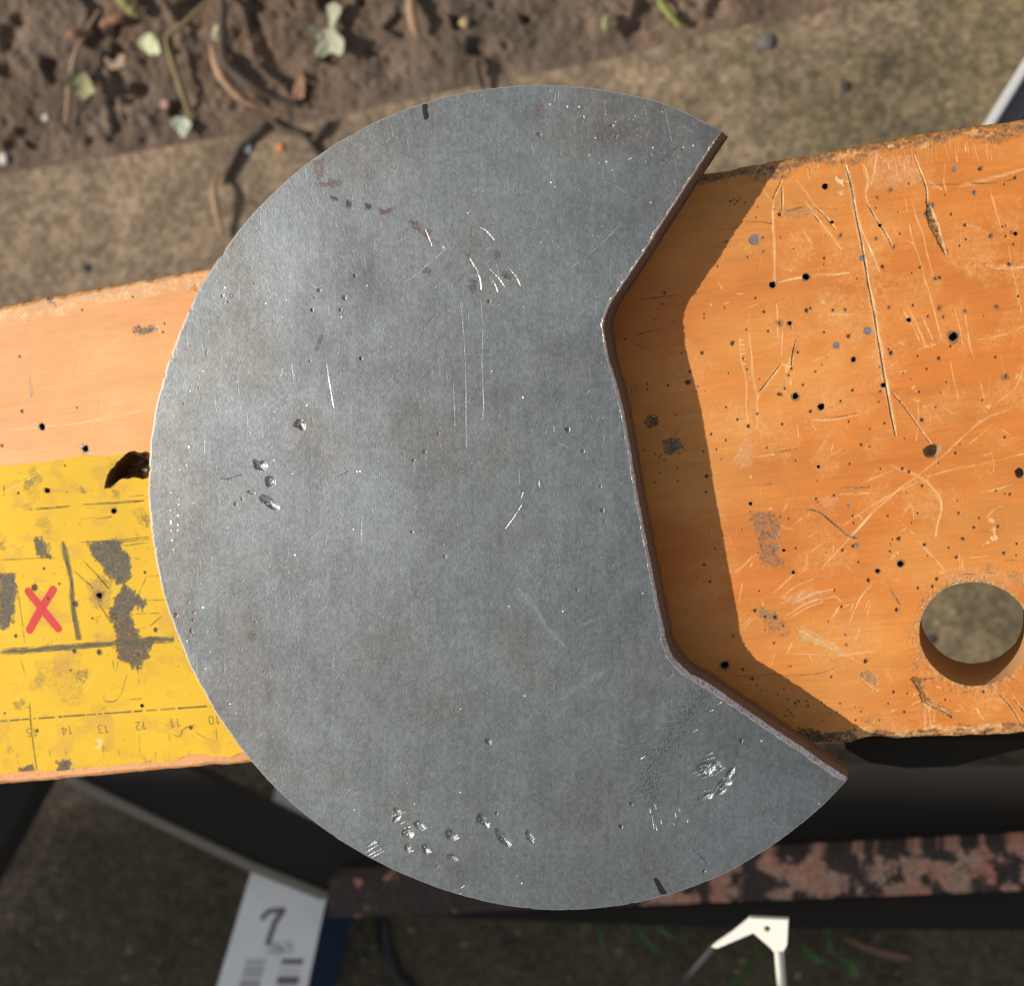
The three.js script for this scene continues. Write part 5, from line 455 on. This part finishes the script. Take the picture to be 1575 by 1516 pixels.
// ---------------------------------------------------------------- steel plate with a punched notch
const plate = thing('steel_plate', 'thick grey steel disc with a wide angular notch cut out, lying on the orange board', 'steel plate');
{
  const RIM = PD.rim, notch = spline(PD.notch, 0.2);
  const a0 = Math.atan2(notch[notch.length - 1][1], notch[notch.length - 1][0]), a1 = Math.atan2(notch[0][1], notch[0][0]) + Math.PI * 2;
  const radius = (a) => { a = ((a + Math.PI) % (2 * Math.PI) + 2 * Math.PI) % (2 * Math.PI) - Math.PI; let i = RIM.findIndex((q) => q[0] > a); if (i < 0) i = 0; const q = RIM[i], p = RIM[(i + RIM.length - 1) % RIM.length]; let d = q[0] - p[0], t = a - p[0]; if (d < 0) { d += 2 * Math.PI; if (t < 0) t += 2 * Math.PI; } t /= d; t = t * t * (3 - 2 * t); return p[1] + (q[1] - p[1]) * t; };
  const arc = [], n = 1500;
  for (let i = 1; i < n; i++) { const a = a0 + (a1 - a0) * i / n, nick = Math.max(0, fbm(a * 70, 3, 2) - 0.74) * (Math.sin(a) < 0.2 ? 3.2 : 0.8), r = radius(a) + 0.1 * (noise(a * 220, 1) - 0.5) + 0.16 * (fbm(a * 26, 5, 2) - 0.5) - nick; arc.push([Math.cos(a) * r, Math.sin(a) * r]); }
  // sheared striations: shallow ridges running down the punched face
  const nn = ringNormals(notch, false);
  const cutEdge = notch.map((p, i) => { const o = 0.16 * (noise(i * 0.4, 4) - 0.5) + 0.1 * (noise(i * 1.1, 9) - 0.5) + 0.25 * (fbm(i * 0.03, 2, 2) - 0.5); return [p[0] + nn[i][0] * o, p[1] + nn[i][1] * o]; });
  const ring = [...arc, ...cutEdge], N = [...arc.map(([x, z]) => { const l = Math.hypot(x, z); return [x / l, z / l]; }), ...nn];
  const isCut = (i) => i >= arc.length;
  const chamfer = ring.map(([x, z], i) => isCut(i) ? (0.18 + 0.9 * Math.max(0, fbm(i * 0.12, 7, 3) - 0.36)) * (i - arc.length < 330 ? 1 : 0.6) : 0.16 + 0.12 * noise(i * 0.6, 3) + (x < -60 ? 1.05 * smooth(-60, -106, x) * (0.5 + 0.8 * fbm(i * 0.06, 6, 3)) : 0) + (Math.abs(x + 45) < 16 && z < -90 ? 0.9 * Math.max(0, fbm(i * 0.07, 12, 2) - 0.45) : 0));
  for (let i = 0; i < ring.length; i++) { const k = Math.min(i + 1, Math.abs(i - arc.length) + 0.5, ring.length - i); chamfer[i] *= 0.04 + 0.96 * smooth(2, 14, k); }
  const inner = ring.map((p, i) => [p[0] - N[i][0] * chamfer[i], p[1] - N[i][1] * chamfer[i]]);
  const face = new Plan(-114, -114, 228, 228, 8.95);
  face.fill((x, z) => {
    let pale = 0;
    for (const [, a, cx, cz, rx, rz] of PD.clouds) pale += a * smooth(1.15, 0.3, Math.hypot((x - cx) / rx, (z - cz) / rz) + 0.5 * (fbm(x / 9, z / 9 + 3, 3) - 0.5));
    const swirl = fbm(x / 26 + 2 * fbm(x / 30, z / 30, 2), z / 26 + 7, 4), mid = fbm(x / 6, z / 6 + 20, 3), fine = fbm(x / 0.9, z / 0.9, 2), grit = rnd(), tarn = smooth(0.52, 0.7, fbm(x / 20 + 44, z / 20 + 13, 4));
    const roll = noise(x / 0.35, z / 9 + 0.2 * x);
    const veil = fbm(x / 11 + 3 * fbm(x / 19, z / 19, 2), z / 15 + 70, 4);
    let k = 0.8 + 0.1 * swirl + 0.1 * veil + 0.035 * (noise(x / 1.1 + z / 30, z / 26) - 0.5) + 0.1 * (mid - 0.5) + 0.16 * (fine - 0.5) + 0.13 * (grit - 0.5) + 0.03 * (roll - 0.5) + 0.13 * Math.min(1, pale) - 0.035 * tarn;
    return [(131 + 4 * tarn) * k, (136 - 1 * tarn) * k, (139 - 4 * tarn) * k];
  });
  face.relief((x, z) => 4 * (rnd() - 0.5) + 3.5 * (fbm(x / 0.5, z / 0.5, 2) - 0.5) + 6 * (fbm(x / 5, z / 5, 2) - 0.5));
  const BRIGHT = [rgb(214, 212, 206), rgb(196, 196, 194), rgb(228, 224, 214)], SOFT = [rgb(182, 184, 184), rgb(172, 176, 178)], RUST = [rgb(92, 70, 67), rgb(104, 80, 74), rgb(78, 64, 64), rgb(116, 90, 80)], PIT = [rgb(62, 62, 62), rgb(48, 48, 48), rgb(78, 78, 76)];
  for (let i = 0; i < 520; i++) { const x = rr(-110, 90), z = rr(-110, 110), a = rnd() < 0.55 ? rr(1.35, 1.75) : rr(-0.9, 0.3), l = rr(0.5, 5); face.line([[x, z], [x + Math.cos(a) * l, z + Math.sin(a) * l]], rr(0.04, 0.1), SOFT[i % 2], rr(0.1, 0.38), -0.03); }
  for (let i = 0; i < 5200; i++) face.spot(rr(-112, 100), rr(-112, 112), rr(0.04, 0.15), i % 3 ? PIT[i % 2] : SOFT[i % 2], rr(0.12, 0.5), i % 3 ? -0.06 : 0.04, 0.5);
  for (let i = 0; i < 240; i++) face.spot(rr(-112, 100), rr(-112, 112), rr(0.06, 0.16), rgb(206, 204, 198), rr(0.3, 0.85), 0.1, 0.5);
  for (const [tone, a, flat] of PD.blobs) face.stain(pairs(flat), tone === 'r' || tone === 'R' ? RUST : tone === 'g' ? [rgb(124, 124, 122), rgb(112, 112, 112)] : PIT, a * (tone === 'R' ? 0.6 : 0.85), 0, tone === 'g' ? 0.6 : 0.22);
  for (const [x, z, r, t] of PD.dots) {
    if (t === 'w') face.spot(x, z, r * 0.9, rgb(226, 222, 212), 0.92, 0.12, 0.4);
    else if (t === 'r') { face.spot(x, z, r, rgb(92, 76, 68), 0.55, -0.1, 0.5); face.spot(x, z, r * 0.5, rgb(66, 54, 48), 0.6); }
    else if (t === 'o') { for (let i = 0; i < 26; i++) { const q = i / 26 * 6.28; face.spot(x + Math.cos(q) * r, z + Math.sin(q) * r, 0.12, PIT[0], 0.6); } }
    else for (let i = 0; i < 8; i++) face.spot(x + rr(-r, r) * 0.5, z + rr(-r, r) * 0.5, r * rr(0.2, 0.55), PIT[i % 3], 0.4, -0.06, 0.5);
  }
  const at = (flat, f) => f(pairs(flat));
  for (const [kind, w, flat] of PD.lines) at(flat, (p) => {
    if (kind === 'l') face.fibres(p, w * 0.8, SOFT, 0.6, -0.04);
    else if (kind === 'S') face.fibres(p, w, BRIGHT, 0.95, -0.2, 1.3);
    else if (kind === 's') { face.fibres(p, w * 0.6, BRIGHT, 0.75, -0.12, 1.2); face.fibres(p.map(([x, z]) => [x - 0.2, z - 0.25]), w * 0.5, PIT, 0.5, -0.15); }
    else if (kind === 'w') face.fibres(p, w, [rgb(236, 234, 228)], 0.95, 0.1, 1.5);
    else if (kind === 'd') face.fibres(p, w * 0.8, PIT, 0.6, -0.2);
    else if (kind === 'G') face.fibres(p, w, SOFT, 0.17, 0, 1.4);
    else face.fibres(p, w, [rgb(112, 114, 114), rgb(122, 122, 122)], 0.28, 0, 1.2);
  });
  { const [flat, w] = PD.pits, s = spline(pairs(flat), 0.5); for (let i = 0; i < 1500; i++) { const q = s[Math.floor(rnd() * s.length)], g = (rnd() + rnd() + rnd() - 1.5) * 1.6 * w; face.spot(q[0] + g, q[1] + rr(-1.5, 1.5), rr(0.04, 0.17), PIT[i % 3], rr(0.25, 0.75), -0.025, 0.6); } }
  for (const [x, z, rx, rz, n] of PD.spk) for (let i = 0; i < n; i++) { const q = rr(0, 6.28), d = Math.sqrt(rnd()); face.spot(x + Math.cos(q) * rx * d, z + Math.sin(q) * rz * d, rr(0.06, 0.24), i % 3 ? rgb(196, 172, 150) : rgb(120, 82, 66), rr(0.3, 0.8), 0.02, 0.7); }
  // punch and hammer dents in the height map, raised lip on the far side
  for (const [x, z, rx, rz, ang, deep] of PD.dents) {
    const c = Math.cos(ang * Math.PI / 180), s = Math.sin(ang * Math.PI / 180);
    for (let k = 9; k >= 1; k--) { const f = k / 9, pts = []; for (let i = 0; i < 22; i++) { const t = i / 22 * 6.283, w = 1 + 0.95 * (noise(x + Math.cos(t) * 1.3, z + Math.sin(t) * 1.3) - 0.5); const px = Math.cos(t) * rx * f * w, pz = Math.sin(t) * rz * f * w; pts.push([x + px * c - pz * s + 0.12 * rx * (1 - f), z + px * s + pz * c]); } face.path(face.b, pts, true); face.b.fillStyle = '#000'; face.b.globalAlpha = 0.13 * deep * (f < 0.95 ? 1 : 0.5); face.b.fill(); face.b.globalAlpha = 1; }
    for (let i = 0; i < 26; i++) { const t = rr(0, 6.28), d = Math.sqrt(rnd()) * 0.8, px = Math.cos(t) * rx * d, pz = Math.sin(t) * rz * d; face.spot(x + px * c - pz * s, z + px * s + pz * c, rr(0.07, 0.22), [rgb(206, 200, 188), rgb(120, 112, 100), rgb(176, 170, 160), rgb(84, 78, 70)][i % 4], 0.5 * Math.min(1, deep), rr(-0.2, 0.2), 0.5); }
  }
  const faceMat = std({ ...face.maps(), bumpScale: 0.0011, metalness: 0.92, roughness: 0.455 });
  const steel = std({ color: lin(0.72, 0.71, 0.69), metalness: 0.85, roughness: 0.48 });
  const fan = (pts, y, rings = 8, cx = -55, cz = 5) => {
    const pos = [], idx = [], n = pts.length;
    for (let r = 0; r < rings; r++) for (const [x, z] of pts) { const f = 1 - r / rings; pos.push((cx + (x - cx) * f) / 1000, y, (cz + (z - cz) * f) / 1000); }
    pos.push(cx / 1000, y, cz / 1000);
    for (let r = 0; r + 1 < rings; r++) for (let i = 0; i < n; i++) { const a = r * n + i, b = r * n + (i + 1) % n; idx.push(a, a + n, b, b, a + n, b + n); }
    for (let i = 0; i < n; i++) idx.push((rings - 1) * n + i, rings * n, (rings - 1) * n + (i + 1) % n);
    const g = new THREE.BufferGeometry(); g.setAttribute('position', new THREE.Float32BufferAttribute(pos, 3)); g.setIndex(idx);
    g.setAttribute('normal', new THREE.Float32BufferAttribute(new Float32Array(pos.length).map((_, i) => (i % 3 === 1 ? 1 : 0)), 3));
    return g;
  };
  part('face', face.uv(cap(inner, PLATE_TOP)), faceMat, plate);
  const closedRing = (rows, m, name, from, to) => { const sel = ring.slice(from, to), nor = N.slice(from, to), ch = chamfer.slice(from, to); return part(name, wall(sel, rows.map((f) => (k) => f(k, ch[k])), false, false, nor), m, plate); };
  const bevel = [(k, c) => [-c, PLATE_TOP], (k, c) => [0, PLATE_TOP - c * 0.0011]];
  const ridge = [(k, c) => [-c, PLATE_TOP], (k, c) => [-c * 0.45, PLATE_TOP + 0.0007 * Math.max(0, fbm(k * 0.16, 41, 3) - 0.42) * (k < 330 ? 1 : 0.25)], (k, c) => [0, PLATE_TOP - c * 0.0009]];
  closedRing(bevel, steel, 'rim_bevel', 0, arc.length + 1);
  closedRing([(k, c) => [0, PLATE_TOP - c * 0.0011], () => [0.02, BOARD_TOP + 0.0004]], std({ color: lin(0.12, 0.1, 0.085), metalness: 0.5, roughness: 0.6 }), 'outer_edge', 0, arc.length + 1);
  // the punched face: a filed bevel with cross marks, then the broken lower part
  const total = cutEdge.length, share = (k) => k / (total - 1);
  const filed = (k) => { const s = share(k), w = 0.12 + 0.4 * smooth(0.3, 0.36, s) + 0.5 * smooth(0.66, 0.72, s); return w * (0.86 + 0.3 * fbm(k * 0.03, 14, 2) + 0.1 * noise(k * 0.5, 3)); };
  const burrY = (k, c) => PLATE_TOP - c * 0.0009;
  const drop = (k, c) => burrY(k, c) - filed(k) * 0.00085 - 0.00022 * (noise(k * 0.33, 21) - 0.5) - 0.00012 * (noise(k * 0.9, 22) - 0.5);
  closedRing(ridge, std({ color: lin(0.7, 0.68, 0.64), metalness: 0.85, roughness: 0.4 }), 'burr', arc.length, ring.length);
  closedRing([(k, c) => [0, burrY(k, c)], (k, c) => [filed(k) * (0.5 + 0.7 * (noise(k * 0.41, 31) - 0.5)), (burrY(k, c) + drop(k, c)) / 2 + 0.0004 * filed(k) * (noise(k * 0.62, 33) - 0.5)], (k, c) => [filed(k), drop(k, c)]], std({ color: lin(0.5, 0.5, 0.53), metalness: 0.85, roughness: 0.3, flatShading: true }), 'filed_bevel', arc.length, ring.length);
  const split = (k) => BOARD_TOP + 0.0068 + 0.0012 * (fbm(k * 0.026, 3, 3) - 0.5) * 2 + 0.0005 * (noise(k * 0.46, 6) - 0.5);
  closedRing([(k, c) => [filed(k), drop(k, c)], (k) => [filed(k) + 0.05, split(k)]], std({ color: lin(0.2, 0.17, 0.14), metalness: 0.6, roughness: 0.5 }), 'sheared_band', arc.length, ring.length);
  closedRing([(k) => [filed(k) + 0.05, split(k)], (k) => [filed(k) - 0.2 + 0.5 * (fbm(k * 0.17, 20, 2) - 0.5), BOARD_TOP + 0.0055], (k) => [filed(k) - 0.15 + 0.8 * (fbm(k * 0.07, 30, 3) - 0.5), BOARD_TOP + 0.0025], (k) => [filed(k) - 0.5 + 0.5 * (fbm(k * 0.11, 40, 2) - 0.5), BOARD_TOP + 0.0004]], std({ color: lin(0.15, 0.072, 0.042), roughness: 0.8 }), 'fracture_band', arc.length, ring.length).userData.label = 'rusty brown broken lower half of the cut edge';
  part('underside', fan(ring, BOARD_TOP + 0.0004, 2), std({ color: lin(0.12, 0.1, 0.09), roughness: 0.8 }), plate);
  const ink = [std({ color: lin(0.03, 0.017, 0.02), roughness: 1 }), std({ color: lin(0.014, 0.009, 0.007), roughness: 1 })];
  PD.marks.forEach((m, i) => part('marker_stroke', cap(rag([...m, m[0]], 0.25, 0.05, 2).slice(0, -1), PLATE_TOP + 0.00012), ink[i], plate));
}

// ---------------------------------------------------------------- carton, cable, bracket and rail on the paving
{
  const cartonPlan = new Plan(-365, 222, 125, 206, 6), c = cartonPlan;
  c.fill((x, z) => { const k = 0.96 + 0.06 * fbm(x / 20, z / 20, 3) + 0.02 * (rnd() - 0.5); return [242 * k, 239 * k, 236 * k]; });
  const B = TH.box, lerp = (u, v) => { const a = [B[0][0] + (B[1][0] - B[0][0]) * u, B[0][1] + (B[1][1] - B[0][1]) * u], b = [B[3][0] + (B[2][0] - B[3][0]) * u, B[3][1] + (B[2][1] - B[3][1]) * u]; return [a[0] + (b[0] - a[0]) * v, a[1] + (b[1] - a[1]) * v]; };
  const ink = rgb(108, 102, 104), soft = rgb(150, 145, 146);
  c.line(spline([lerp(0.3, 0.605), lerp(0.36, 0.58), lerp(0.52, 0.575)], 1), 3.6, ink, 0.9);
  c.line([lerp(0.52, 0.575), lerp(0.46, 0.62), lerp(0.44, 0.7)], 4.2, ink, 0.9);
  c.stain([lerp(0.46, 0.695), lerp(0.72, 0.69), lerp(0.74, 0.74), lerp(0.48, 0.745)], [soft], 0.5, 0, 1.5);
  for (let i = 0; i < 34; i++) { const v = 0.765 + i * 0.0072; if (i % 7 !== 3) c.line([lerp(0.25, v), lerp(0.47, v)], rr(0.5, 1.1), ink, 0.75); }
  for (let i = 0; i < 26; i++) { const v = 0.765 + i * 0.0095, d = i < 2 || (i > 6 && i < 10); if (d || i % 3) c.line([lerp(0.66, v), lerp(0.88, v)], d ? 1.9 : rr(0.4, 0.9), d ? ink : soft, d ? 0.95 : 0.7); }
  const box = thing('carton', 'long white and blue cardboard carton with barcodes lying under the workbench', 'carton');
  part('label_face', cartonPlan.uv(cap(B, 0.0705)), std({ map: cartonPlan.maps().map, roughness: 0.7 }), box);
  part('blue_body', slab(B, 0.0698, 0.0695, 0.5), std({ color: lin(0.012, 0.035, 0.085), roughness: 0.5 }), box);

  const tube = (pts, y, r, m, name, label, category, arch = 0, group) => {
    const v = pairs(pts), n = v.length, c = new THREE.CatmullRomCurve3(v.map(([x, z], i) => new THREE.Vector3(x / 1000, (y + groundY(x, z) + arch * Math.sin(Math.PI * (i + 0.15) / (n - 0.7)) + r) / 1000, z / 1000)), false, 'centripetal');
    const g = new THREE.TubeGeometry(c, Math.max(12, n * 8), r / 1000, 8), p = g.attributes.position, seg = Math.max(12, n * 8);
    for (let i = 0; i <= seg; i++) { const t = i / seg, o = c.getPointAt(t), k = (0.45 + 0.55 * Math.min(1, 5 * Math.min(t, 1 - t) + 0.1)) * (0.82 + 0.4 * noise(t * 9 + pts[0], 4)); for (let j = 0; j <= 8; j++) { const q = i * 9 + j; p.setXYZ(q, o.x + (p.getX(q) - o.x) * k, o.y + (p.getY(q) - o.y) * k * 0.8, o.z + (p.getZ(q) - o.z) * k); } }
    g.computeVertexNormals();
    return single(name, g, m, label, category, group);
  };
  tube(TH.cable, 0, 4.2, std({ color: lin(0.012, 0.012, 0.012), roughness: 0.5 }), 'cable', 'black cable curving along the paving beside the carton', 'cable');

  const clip = thing('metal_bracket', 'white painted angled metal bracket with a round hole and a dark rod', 'bracket');
  const outline = pairs(TH.clip), hole = circle(TH.cliphole[0], TH.cliphole[1], 1.25, 18);
  const white = std({ color: lin(0.88, 0.84, 0.76), roughness: 0.5 });
  const Y = 0.42, gg = [cap(outline, Y, [hole]), wall(outline, [[0, Y], [0, Y - 0.003]]), cap(outline, Y - 0.003, [hole]), wall(hole, [[0, Y], [0, Y - 0.003]], true, true)];
  gg.forEach((q) => q.deleteAttribute('uv'));
  part('bent_strip', mergeGeometries(gg.map((q) => { const w = q.toNonIndexed(); w.computeVertexNormals(); return w; })), white, clip);
  const leg = ([ax, az], [bx, bz], r, m, name, flat) => { const g = new THREE.TubeGeometry(new THREE.LineCurve3(new THREE.Vector3(ax / 1000, Y - 0.0015, az / 1000), new THREE.Vector3(bx / 1000, 0.001, bz / 1000)), 10, r / 1000, flat ? 6 : 8); part(name, g, m, clip); };
  leg(TH.clipstem[0], TH.clipstem[1], 1.9, white, 'stem', true);
  leg(TH.cliprod[0], TH.cliprod[1], 1.5, std({ color: lin(0.05, 0.045, 0.05), roughness: 0.5 }), 'dark_rod');

  const rail = thing('steel_channel', 'pale steel channel lying on the concrete slab past the board', 'steel channel');
  const R = TH.rail, dir = [R[3][0] - R[0][0], R[3][1] - R[0][1]], dl = Math.hypot(...dir), nx = -dir[1] / dl, nz = dir[0] / dl;
  const strip = (o0, o1, y, th, m, name) => part(name, slab([[R[0][0] + nx * o0, R[0][1] + nz * o0], [R[3][0] + nx * o0, R[3][1] + nz * o0], [R[3][0] + nx * o1, R[3][1] + nz * o1], [R[0][0] + nx * o1, R[0][1] + nz * o1]], y, th, 0.8), m, rail);
  strip(0, 5.5, 0.03, 0.0298, std({ color: lin(0.6, 0.6, 0.6), metalness: 0.2, roughness: 0.45 }), 'bright_flange');
  strip(5.6, 17, 0.02, 0.0198, std({ color: lin(0.13, 0.12, 0.135), roughness: 0.6 }), 'web');
  strip(17.1, 36, 0.008, 0.0078, std({ color: lin(0.015, 0.015, 0.015), roughness: 0.8 }), 'shadow_strip');  // black slab stands in for the deep shadow beside the channel

  // ---------------------------------------------------------------- straw, twigs, leaves and stones on the ground
  const SM = { s1: lin(0.34, 0.225, 0.145), s2: lin(0.24, 0.18, 0.085), ol: lin(0.23, 0.2, 0.075), ba: lin(0.36, 0.22, 0.13), dk: lin(0.085, 0.06, 0.042), gr: lin(0.22, 0.24, 0.06), gp: lin(0.24, 0.25, 0.13), or: lin(0.26, 0.13, 0.075) };
  const mats = {}; for (const k in SM) mats[k] = std({ color: SM[k], roughness: 0.85 });
  const onSoil = (x, z) => z < yAt(TH.soil, x) - 8;
  for (const [name, label, pts, r, m, arch] of TH.stems) tube(pts, onSoil(pts[0], pts[1]) ? 1.2 : 0.3, r, mats[m], name, label, name.replace(/_/g, ' '), arch * 0.8);
  const LM = { lo: lin(0.26, 0.24, 0.12), ly: lin(0.6, 0.62, 0.36), lg: lin(0.38, 0.42, 0.33), lp: lin(0.36, 0.36, 0.25), or: lin(0.3, 0.15, 0.09), lt: lin(0.36, 0.25, 0.17) };
  for (const [name, label, pts, m, h] of TH.leaves) {
    const ring = rag([...pairs(pts), [pts[0], pts[1]]], 0.6, 0.35, 0.6).slice(0, -1), c = ring.reduce((s, q) => [s[0] + q[0] / ring.length, s[1] + q[1] / ring.length], [0, 0]), n = ring.length, pos = [], idx = [], col = [], R = 5, tint = LM[m];
    for (const side of [1, -1]) for (let r = 0; r <= R; r++) for (let i = 0; i < n; i++) {
      const f = 1 - r / R * 0.995, x = c[0] + (ring[i][0] - c[0]) * f, z = c[1] + (ring[i][1] - c[1]) * f, u = x - c[0], v = z - c[1];
      const y = groundY(c[0], c[1]) + 2 + h * 0.4 + 0.035 * u * u * (h / 12) + 0.12 * v + 2.2 * (fbm(x / 3, z / 3, 2) - 0.5) + side * 0.15, k = 0.8 + 0.4 * fbm(x / 2, z / 2, 3);
      pos.push(x / 1000, Math.max(2, y) / 1000, z / 1000); col.push(tint.r * k, tint.g * k, tint.b * k);
    }
    const layer = (R + 1) * n;
    for (let r = 0; r < R; r++) for (let i = 0; i < n; i++) { const a = r * n + i, b = r * n + (i + 1) % n, d = a + n, e2 = b + n; idx.push(a, b, d, b, e2, d, a + layer, d + layer, b + layer, b + layer, d + layer, e2 + layer); }
    for (let i = 0; i < n; i++) { const j = (i + 1) % n; idx.push(i, i + layer, j, j, i + layer, j + layer); }
    const g = new THREE.BufferGeometry(); g.setAttribute('position', new THREE.Float32BufferAttribute(pos, 3)); g.setAttribute('color', new THREE.Float32BufferAttribute(col, 3)); g.setIndex(idx); g.computeVertexNormals();
    single(name, g, std({ vertexColors: true, roughness: 0.7 }), label, name === 'leaf' ? 'leaf' : 'bark chip');
  }
  const PM = { pk: lin(0.42, 0.25, 0.2), wh: lin(0.55, 0.52, 0.47), oc: lin(0.62, 0.2, 0.06), bl: lin(0.36, 0.36, 0.4), dc: lin(0.05, 0.045, 0.045), tn: lin(0.42, 0.29, 0.16), dg: lin(0.13, 0.12, 0.11) };
  for (const [label, [x, z], r, m] of TH.pebbles) {
    const g = new THREE.IcosahedronGeometry(r / 1000, 3), p = g.attributes.position;
    for (let i = 0; i < p.count; i++) { const a = p.getX(i) * 1000 / r, b = p.getY(i) * 1000 / r, c = p.getZ(i) * 1000 / r, k = 1 + 0.5 * (fbm(a * 1.2 + x, c * 1.2 + b + z, 2) - 0.5); p.setXYZ(i, p.getX(i) * k, p.getY(i) * k * 0.4, p.getZ(i) * k); }
    g.computeVertexNormals(); g.translate(x / 1000, groundY(x, z) / 1000 + r * 0.0003, z / 1000);
    single('pebble', g, std({ color: PM[m], roughness: 0.9 }), label, 'pebble');
  }
  // weeds in the shade in front of the bench
  const leafMat = std({ color: lin(0.08, 0.16, 0.035), roughness: 0.6 });
  const tufts = [thing('weed', 'broad bladed green weed beside the white bracket', 'weed'), thing('weed', 'thin green grass weed growing below the steel plate', 'weed')];
  TH.blades.forEach(([flat, w], bi) => {
    const p = spline(pairs(flat), 3), n = p.length, pos = [], idx = [], NN = ringNormals(p, false);
    p.forEach(([x, z], i) => { const t = i / (n - 1), y = 0.004 + 0.03 * (1 - t) * (0.5 + bi % 3 * 0.3) + 0.01 * Math.sin(t * 3), hw = w * 0.5 * Math.sin(Math.PI * clamp(0.12 + t * 0.85, 0, 1)); for (const [s, dy] of [[-1, 0.0015], [0, -0.0008], [1, 0.0015], [0, -0.0014]]) pos.push((x + NN[i][0] * hw * s) / 1000, y + dy, (z + NN[i][1] * hw * s) / 1000); });
    for (let i = 0; i + 1 < n; i++) for (let k = 0; k < 4; k++) { const a = i * 4 + k, b = i * 4 + (k + 1) % 4; idx.push(a, a + 4, b, b, a + 4, b + 4); }
    const g = new THREE.BufferGeometry(); g.setAttribute('position', new THREE.Float32BufferAttribute(pos, 3)); g.setIndex(idx); g.computeVertexNormals();
    part('blade', g, leafMat, bi < 4 ? tufts[0] : tufts[1]);
  });
  TH.stalks.forEach((f, i) => tube(f, 1, 2, mats.or, 'stalk', ['dead brown stalk on the paving below the rusty beam', 'dead brown stalk on the paving beside the weed'][i], 'stalk', 6));
}
renderer.render(scene, camera);
